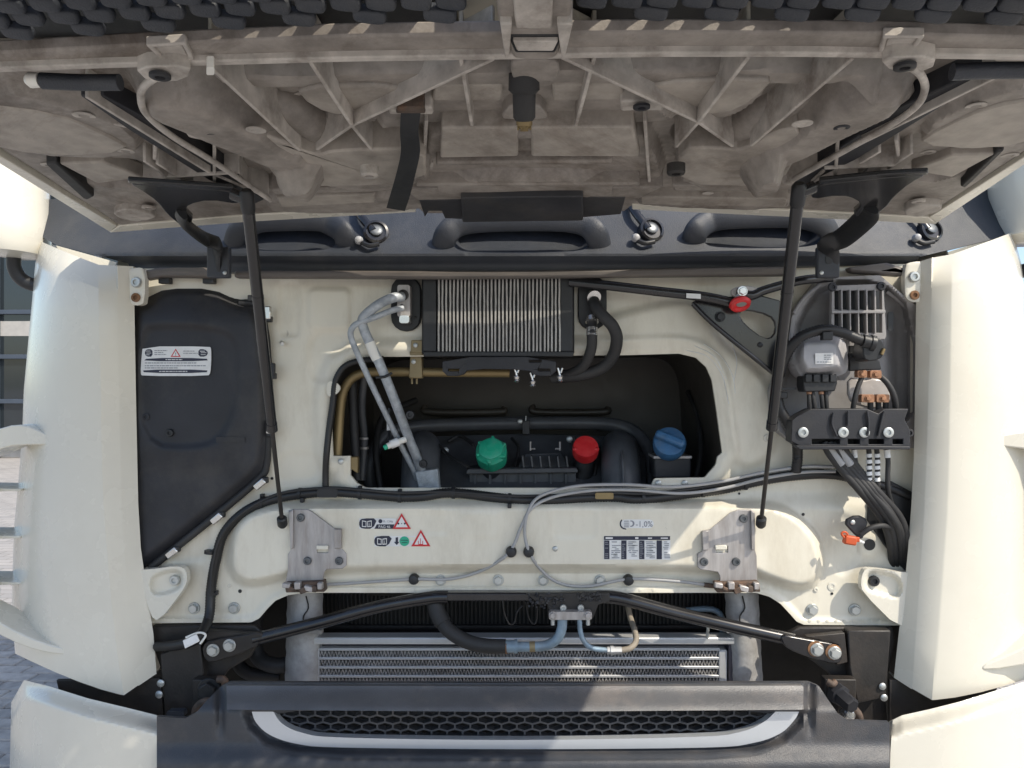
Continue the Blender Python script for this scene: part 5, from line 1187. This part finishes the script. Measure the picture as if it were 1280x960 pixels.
# cross-wise steps near the rear
for pts, h in (([(545,204),(766,202),(766,206),(545,208)], .062), ([(520,231),(800,230),(800,233),(520,234)], .066), ([(505,236),(830,234),(800,248),(520,250)], .060), ([(380,150),(470,150),(470,153),(380,153)], .03), ([(338,238),(530,233),(530,238),(345,244)], .05), ([(840,232),(975,232),(960,240),(842,238)], .05)):
    hpad('cross_step', pts, h, M['hood'], inner, h0=-.01, bev=.004)
# long hollow swages (rounded ridges)
for pts in ([(180,112,.020),(250,136,.036),(320,164,.040),(380,196,.036),(400,228,.020)], [(1140,106,.020),(1078,130,.036),(1010,158,.040),(950,190,.036),(932,222,.020)], [(300,108,.0),(360,130,.018),(410,160,.018),(475,180,.0)], [(1030,98,.0),(975,126,.018),(920,158,.018),(856,178,.0)]):
    path = catmull([tuple(H(*q)) for q in pts], 8); m_ = len(path)
    v, f = g_tube(path, [.034*(.35 + .65*math.sin(math.pi*min(max(i/(m_-1), .0), 1))**.5) for i in range(m_)], 14); add('rounded_ridge', v, f, M['hood'], inner, angle=60)
# release cables, and black strips painted in for the shaded side channels
for pts in ([(197,95,.085),(180,108,.08),(176,122,.075),(183,142,.07),(215,170,.065),(270,204,.06),(338,250,.05)], [(1140,84,.085),(1152,95,.08),(1156,112,.075),(1146,132,.07),(1115,155,.065),(1060,186,.06),(985,228,.05)]):
    tube('side_cable', [tuple(H(*q)) for q in pts], .0055, M['hoodl'], hood, world=True, label='thin pale cable curving along the %s of the hood underside' % ('left' if pts[0][0] < 600 else 'right'))
for pts in ([(100,120),(128,120),(215,166),(330,250),(318,256),(262,226),(160,162)], [(1240,92),(1215,94),(1120,136),(990,226),(1000,234),(1070,200),(1180,132)]):
    hpad('dark_channel_strip', pts, .046, M['blackd'], inner, h0=-.005, bev=.003)
# dampers near the front beam
for pts, tip in (([(52,101,.07),(100,103,.07),(150,103,.07)], (38,98)), ([(1190,90,.07),(1240,88,.07),(1320,88,.07)], None)):
    d = tube('rubber_buffer', [tuple(H(*q)) for q in pts], .0115, M['cowl'], hood, world=True, seg=14, label='dark blue grey tube under the %s end of the beam' % ('left' if pts[0][0] < 600 else 'right'))
    if tip: lathe('white_tip', H(tip[0]+12, tip[1]+2, .07), (-1,0,0), [(.010,0),(.011,.014),(.006,.02)], M['white'], d, seg=12)
    else: pass
hpad('white_clip', rrect(258,84,268,94,2), .085, M['white'], hood, h0=.07, bev=.002)
# screws and rivets
DN = (R(-90), 0, 0)   # facing down
def hb_(name, x, y, r, me, m, off=.0, parent=None): return hw(name, HH(x, y, off), r, me, M[m], parent or hood, rot=(R(90), 0, 0))
for x, y in ((200,93),(1131,81)): hw('screw', H(x, y, .088), .014, WASH, M['blackd'], hood, rot=(R(90),0,0)); hpad('screw_boss', chaikin([(x-34,y-9),(x+40,y-11),(x+34,y+8),(x-14,y+11)],1), .086, M['hoodl'], hood, h0=.055, bev=.002)
for x, y in ((267,167),(1052,157)): hw('screw', H(x, y, .070), .013, WASH, M['blackd'], hood, rot=(R(90),0,0)); hpad('screw_boss', circ(x, y+1, 34, 18, 8), .068, M['hoodl'], hood, h0=.03, bev=.003)
for x, y in ((140,209),(1178,199)): hb_('screw', x, y, .012, RIVET, 'chrome', .004)
for x, y, r in ((380,120,.018),(935,113,.018),(105,144,.018),(157,188,.016),(320,162,.016),(1003,154,.016),(1220,132,.016),(1160,190,.014),(885,241,.012),(420,246,.012),(62,206,.016),(1262,194,.016),(440,84,.02),(880,78,.02)):
    o = hb_('moulded_disc', x, y, r, WASH, 'hoodl', -.001); o.scale = (r, .005, r)
for x, y, p in ((462,208,1),(845,205,1)): hw('round_stud', H(x, y, .085), .016, WASH, M['hoodl'] if x < 600 else M['chassis'], hood, rot=(R(90),0,0)).scale = (.016, .05, .016)
for pts in ([(488,134),(540,134),(542,143),(486,143)], [(775,127),(828,126),(830,138),(776,139)]): hpad('slot_boss', pts, .058, M['hoodl'], hood, h0=-.01, bev=.003)
hw('slot_stud', H(802, 132, .064), .013, WASH, M['blackd'], hood, rot=(R(90),0,0))
# striker / rubber stop at the centre
c = H(655, 101, .055)
sp = lathe('rubber_stop', c, Vector((0, .45, -.9)), [(.022, -.01), (.023, .012), (.017, .018), (.0165, .05), (.013, .055)], M['rubber'], hood, seg=22, label='black rubber stop with a brass tip hanging at the hood centre')
tipc = c + Vector((0, .45, -.9)).normalized()*.058
lathe('brass_tip', tipc, Vector((0, .45, -.9)), [(.012, -.004), (.012, .003), (.004, .012)], M['gold'], sp, seg=12)
for k in range(6): a = k*math.pi/3; box('tip_fin', tipc + Vector((.009*math.cos(a), .006*math.sin(a), -.004)), (.003, .003, .014), M['gold'], sp, bev=.0005)
hpad('stop_well', chaikin([(626,146),(640,130),(672,130),(686,146),(680,150),(632,150)],1), .050, M['hood'], hood, h0=0, bev=.003)
# strap
sl = [(501,140,.062),(500,165,.075),(501,190,.085),(496,215,.095),(488,243,.105),(483,260,.11)]; sr = [(526,140,.062),(523,165,.075),(525,190,.085),(520,215,.095),(513,243,.105),(506,264,.11)]
A_ = catmull([tuple(H(*q)) for q in sl], 5); B_ = catmull([tuple(H(*q)) for q in sr], 5); n3 = len(A_); up = np.array((0, .002, .003))
vv = A_ + B_ + [a+up for a in A_] + [b+up for b in B_]
ff = []
for i in range(n3-1): ff += [(i, i+1, n3+i+1, n3+i), (2*n3+i, 3*n3+i, 3*n3+i+1, 2*n3+i+1), (i, 2*n3+i, 2*n3+i+1, i+1), (n3+i, n3+i+1, 3*n3+i+1, 3*n3+i)]
ff += [(0, n3, 3*n3, 2*n3), (n3-1, 3*n3-1, 4*n3-1, 2*n3-1)]
add('pull_strap', [tuple(p) for p in vv], ff, M['black'], hood, label='black webbing strap hanging from the hood underside')
hpad('strap_anchor', [(497,134),(530,134),(532,142),(495,142)], .064, M['rustd'], hood, h0=-.03, bev=.002)
# dark seal pad at the rear edge
hpad('rear_pad', [(576,248),(729,246),(729,276),(578,278)], .075, M['blackd'], hood, h0=-.02, bev=.003, label='dark rectangular pad at the rear edge of the hood')
hpad('pad_wing', [(524,251),(578,250),(578,274),(556,273),(552,264),(536,264),(531,272)], .062, M['blackd'], hood, h0=-.02, bev=.002); hpad('pad_wing', [(728,247),(782,247),(776,268),(728,272)], .062, M['blackd'], hood, h0=-.02, bev=.002)
# hinge brackets and arms
def hinge(side):
    if side < 0:
        pl = [(160,229),(205,233),(292,239),(303,248),(300,256),(262,250),(236,256),(232,264),(244,276),(228,284),(208,268),(196,252),(176,238)]; arm = [(226,262,.07),(228,276,.075)]; wx = (258, 286)
    else:
        pl = [(1160,218),(1110,222),(1024,231),(1012,240),(1015,250),(1050,244),(1072,250),(1076,258),(1064,268),(1080,276),(1106,262),(1118,246),(1140,228)]; arm = [(1086,258,.07),(1084,270,.075)]; wx = (1022, 1050)
    b = hpad('hinge_bracket', chaikin(pl, 1), .072, M['gloss'], hood, h0=.060, bev=.003, label='black hinge bracket under the %s rear corner of the hood' % ('left' if side < 0 else 'right'))
    hpad('bracket_flange', [pl[0], pl[1], pl[2], (pl[2][0], pl[2][1]-4), (pl[1][0], pl[1][1]-4), (pl[0][0], pl[0][1]-3)], .075, M['gloss'], b, h0=.066, bev=.002)
    xm = (wx[0]+wx[1])/2
    p = [tuple(H(*q)) for q in arm] + [tuple(P(xm - side*(-18) if side < 0 else xm + 18, 297, -.215)), tuple(P(xm, 305, -.19)), tuple(P(xm, 318, -.16)), tuple(P(xm, 345, -.142))]
    tube('hinge_arm', p, .024, M['black'], b, world=True, seg=12, flat=.4)
    plate('arm_foot', [(wx[0],308),(wx[1],308),(wx[1],347),(wx[0],347)], -.165, .02, M['cowl'], b, bev=.004); plate('foot_slot', rrect(xm-4,318,xm+5,330,4), -.1665, .004, M['black'], b, bev=.001)
    bolt(xm+side*(-9), 341, -.166, .005, M['zinc'], b, RIVET, 'screw')
    for q in (((186,258),(168,272)) if side < 0 else ((1148,250),(1170,268))): 
        o = hw('bump_stop', HH(q[0], q[1], .006), .015, WASH, M['hoodl'], hood, rot=(R(90),0,0))
    hpad('corner_pad', chaikin([(140,266),(160,261),(200,270),(180,277),(150,274)] if side < 0 else [(1130,263),(1150,256),(1178,258),(1176,264),(1150,272),(1132,270)],1), .03, M['hoodl'], inner, h0=0, bev=.003)
hinge(-1); hinge(1)
for pts in ([(57,205),(70,203),(118,246),(110,250),(104,248)], [(1245,190),(1256,188),(1215,228),(1206,236),(1200,233)]):
    hpad('edge_seal', pts, .030, M['rubber'], hood, h0=0, bev=.004)
# gas struts
def strut(a, Ya, b, Yb, label):
    A = P(*a, Ya); B = P(*b, Yb); d = (B-A); m = A + d*.64
    s = tube('gas_strut', [tuple(A), tuple(A + d*.32), tuple(m)], .0118, M['gloss'], truck, world=True, seg=18, n=2, label=label)
    tube('strut_rod', [tuple(m - d*.005), tuple(B)], .0052, M['chassis'], s, world=True, n=2, seg=12); tube('strut_collar', [tuple(m - d*.02), tuple(m + d*.004)], .0128, M['gloss'], s, world=True, n=2, seg=18)
    lathe('ball_socket', B - d.normalized()*.012, d, [(.009,-.012),(.0125,-.008),(.0125,.014),(.009,.02)], M['black'], s, seg=14)
    lathe('ball_socket', A, -d, [(.010,-.03),(.0135,-.02),(.0135,.014),(.009,.02)], M['black'], s, seg=14)
    tube('ball_stud', [tuple(A + Vector((.0, 0, .0))), tuple(A + Vector((-.028 if a[0] < 600 else .028, .0, .012)))], .012, M['gloss'], s, world=True, n=2)
    tube('strut_ring', [tuple(A + d*.235), tuple(A + d*.245)], .0124, M['gloss'], s, world=True, n=2, seg=18)
strut((309,250), -.58, (353,655), -.075, 'black gas strut propping the hood on the left')
strut((998,242), -.58, (951,655), -.075, 'black gas strut propping the hood on the right')
# grille halves above the beam
def nudge(o): return o
gm = bpy.data.meshes.new('grille_block'); gv = []; gf_ = []
def se(w, e): return math.copysign(abs(w)**e, w)
for i in range(9):
    ph = -math.pi/2 + math.pi*i/8
    for j in range(16):
        th = 2*math.pi*j/16; gv.append((.5*se(math.cos(ph), .45)*se(math.cos(th), .5), .5*se(math.cos(ph), .45)*se(math.sin(th), .5), .5*se(math.sin(ph), .45)))
for i in range(8):
    for j in range(16): gf_.append((i*16+j, i*16+(j+1) % 16, (i+1)*16+(j+1) % 16, (i+1)*16+j))
gm.from_pydata(gv, [], gf_)
bm = bmesh.new(); bm.from_mesh(gm); bmesh.ops.remove_doubles(bm, verts=bm.verts, dist=1e-5); bmesh.ops.recalc_face_normals(bm, faces=bm.faces); bm.to_mesh(gm); bm.free()
gm.polygons.foreach_set('use_smooth', [True]*len(gm.polygons)); gm.materials.append(M['cowl'])
def grille_half(half):
    x0, x1 = ((-190, 612) if half < 0 else (722, 1470))
    # perforated outer grille face, the block backs hang below it
    xa, xb = ((-1.02, -.075) if half < 0 else (.085, 1.02)); ya, yb0 = -.86, -1.40
    Z = lambda x, y: Vector((x, y, hz(y) + .003))
    ring = [Z(xa, ya), Z(xb, ya), Z(xb, yb0), Z(xa, yb0)]; holes = []
    for rI, yy in enumerate((-1.07, -1.12, -1.18, -1.225, -1.27, -1.315, -1.36)):
        x = xa + .035 + (.0235 if rI % 2 else 0)
        while x < xb - .03:
            a = [Z(x + .0155*math.cos(t), yy + .014*math.sin(t)) for t in [2*math.pi*k/12 for k in range(12)]]
            holes.append((a, [q + Vector((0, 0, .012)) for q in a])); x += .047
    v, f = g_prism(ring, [q + Vector((0, 0, .012)) for q in ring], holes)
    g = add('grille_face', v, f, M['black'], hood, smooth=False, label='dark perforated grille half %s of the centre post' % ('left' if half < 0 else 'right'))
    for rI, (up, dy, step, off, sz) in enumerate(((27, .030, 88, 0, (.042, .02, .017)), (44, .050, 44, 14, (.038, .022, .017)), (61, .075, 44, 34, (.038, .022, .017)), (80, .11, 44, 14, (.038, .022, .017)), (104, .16, 44, 34, (.038, .022, .017)), (134, .22, 44, 14, (.038, .022, .017)))):
        x = 30 + off - 360
        while x < 1640:
            x += step
            if not (x0 + 14 < x < x1 - 14): continue
            yb_ = H(x, IP(x, BT), .066).y
            c = P(x, IP(x, BT) - up, yb_ - dy)
            o = link('grille_block', gm, c, g); o.scale = sz; o.rotation_euler = (R(-25), R(7), 0)
grille_half(-1); grille_half(1)
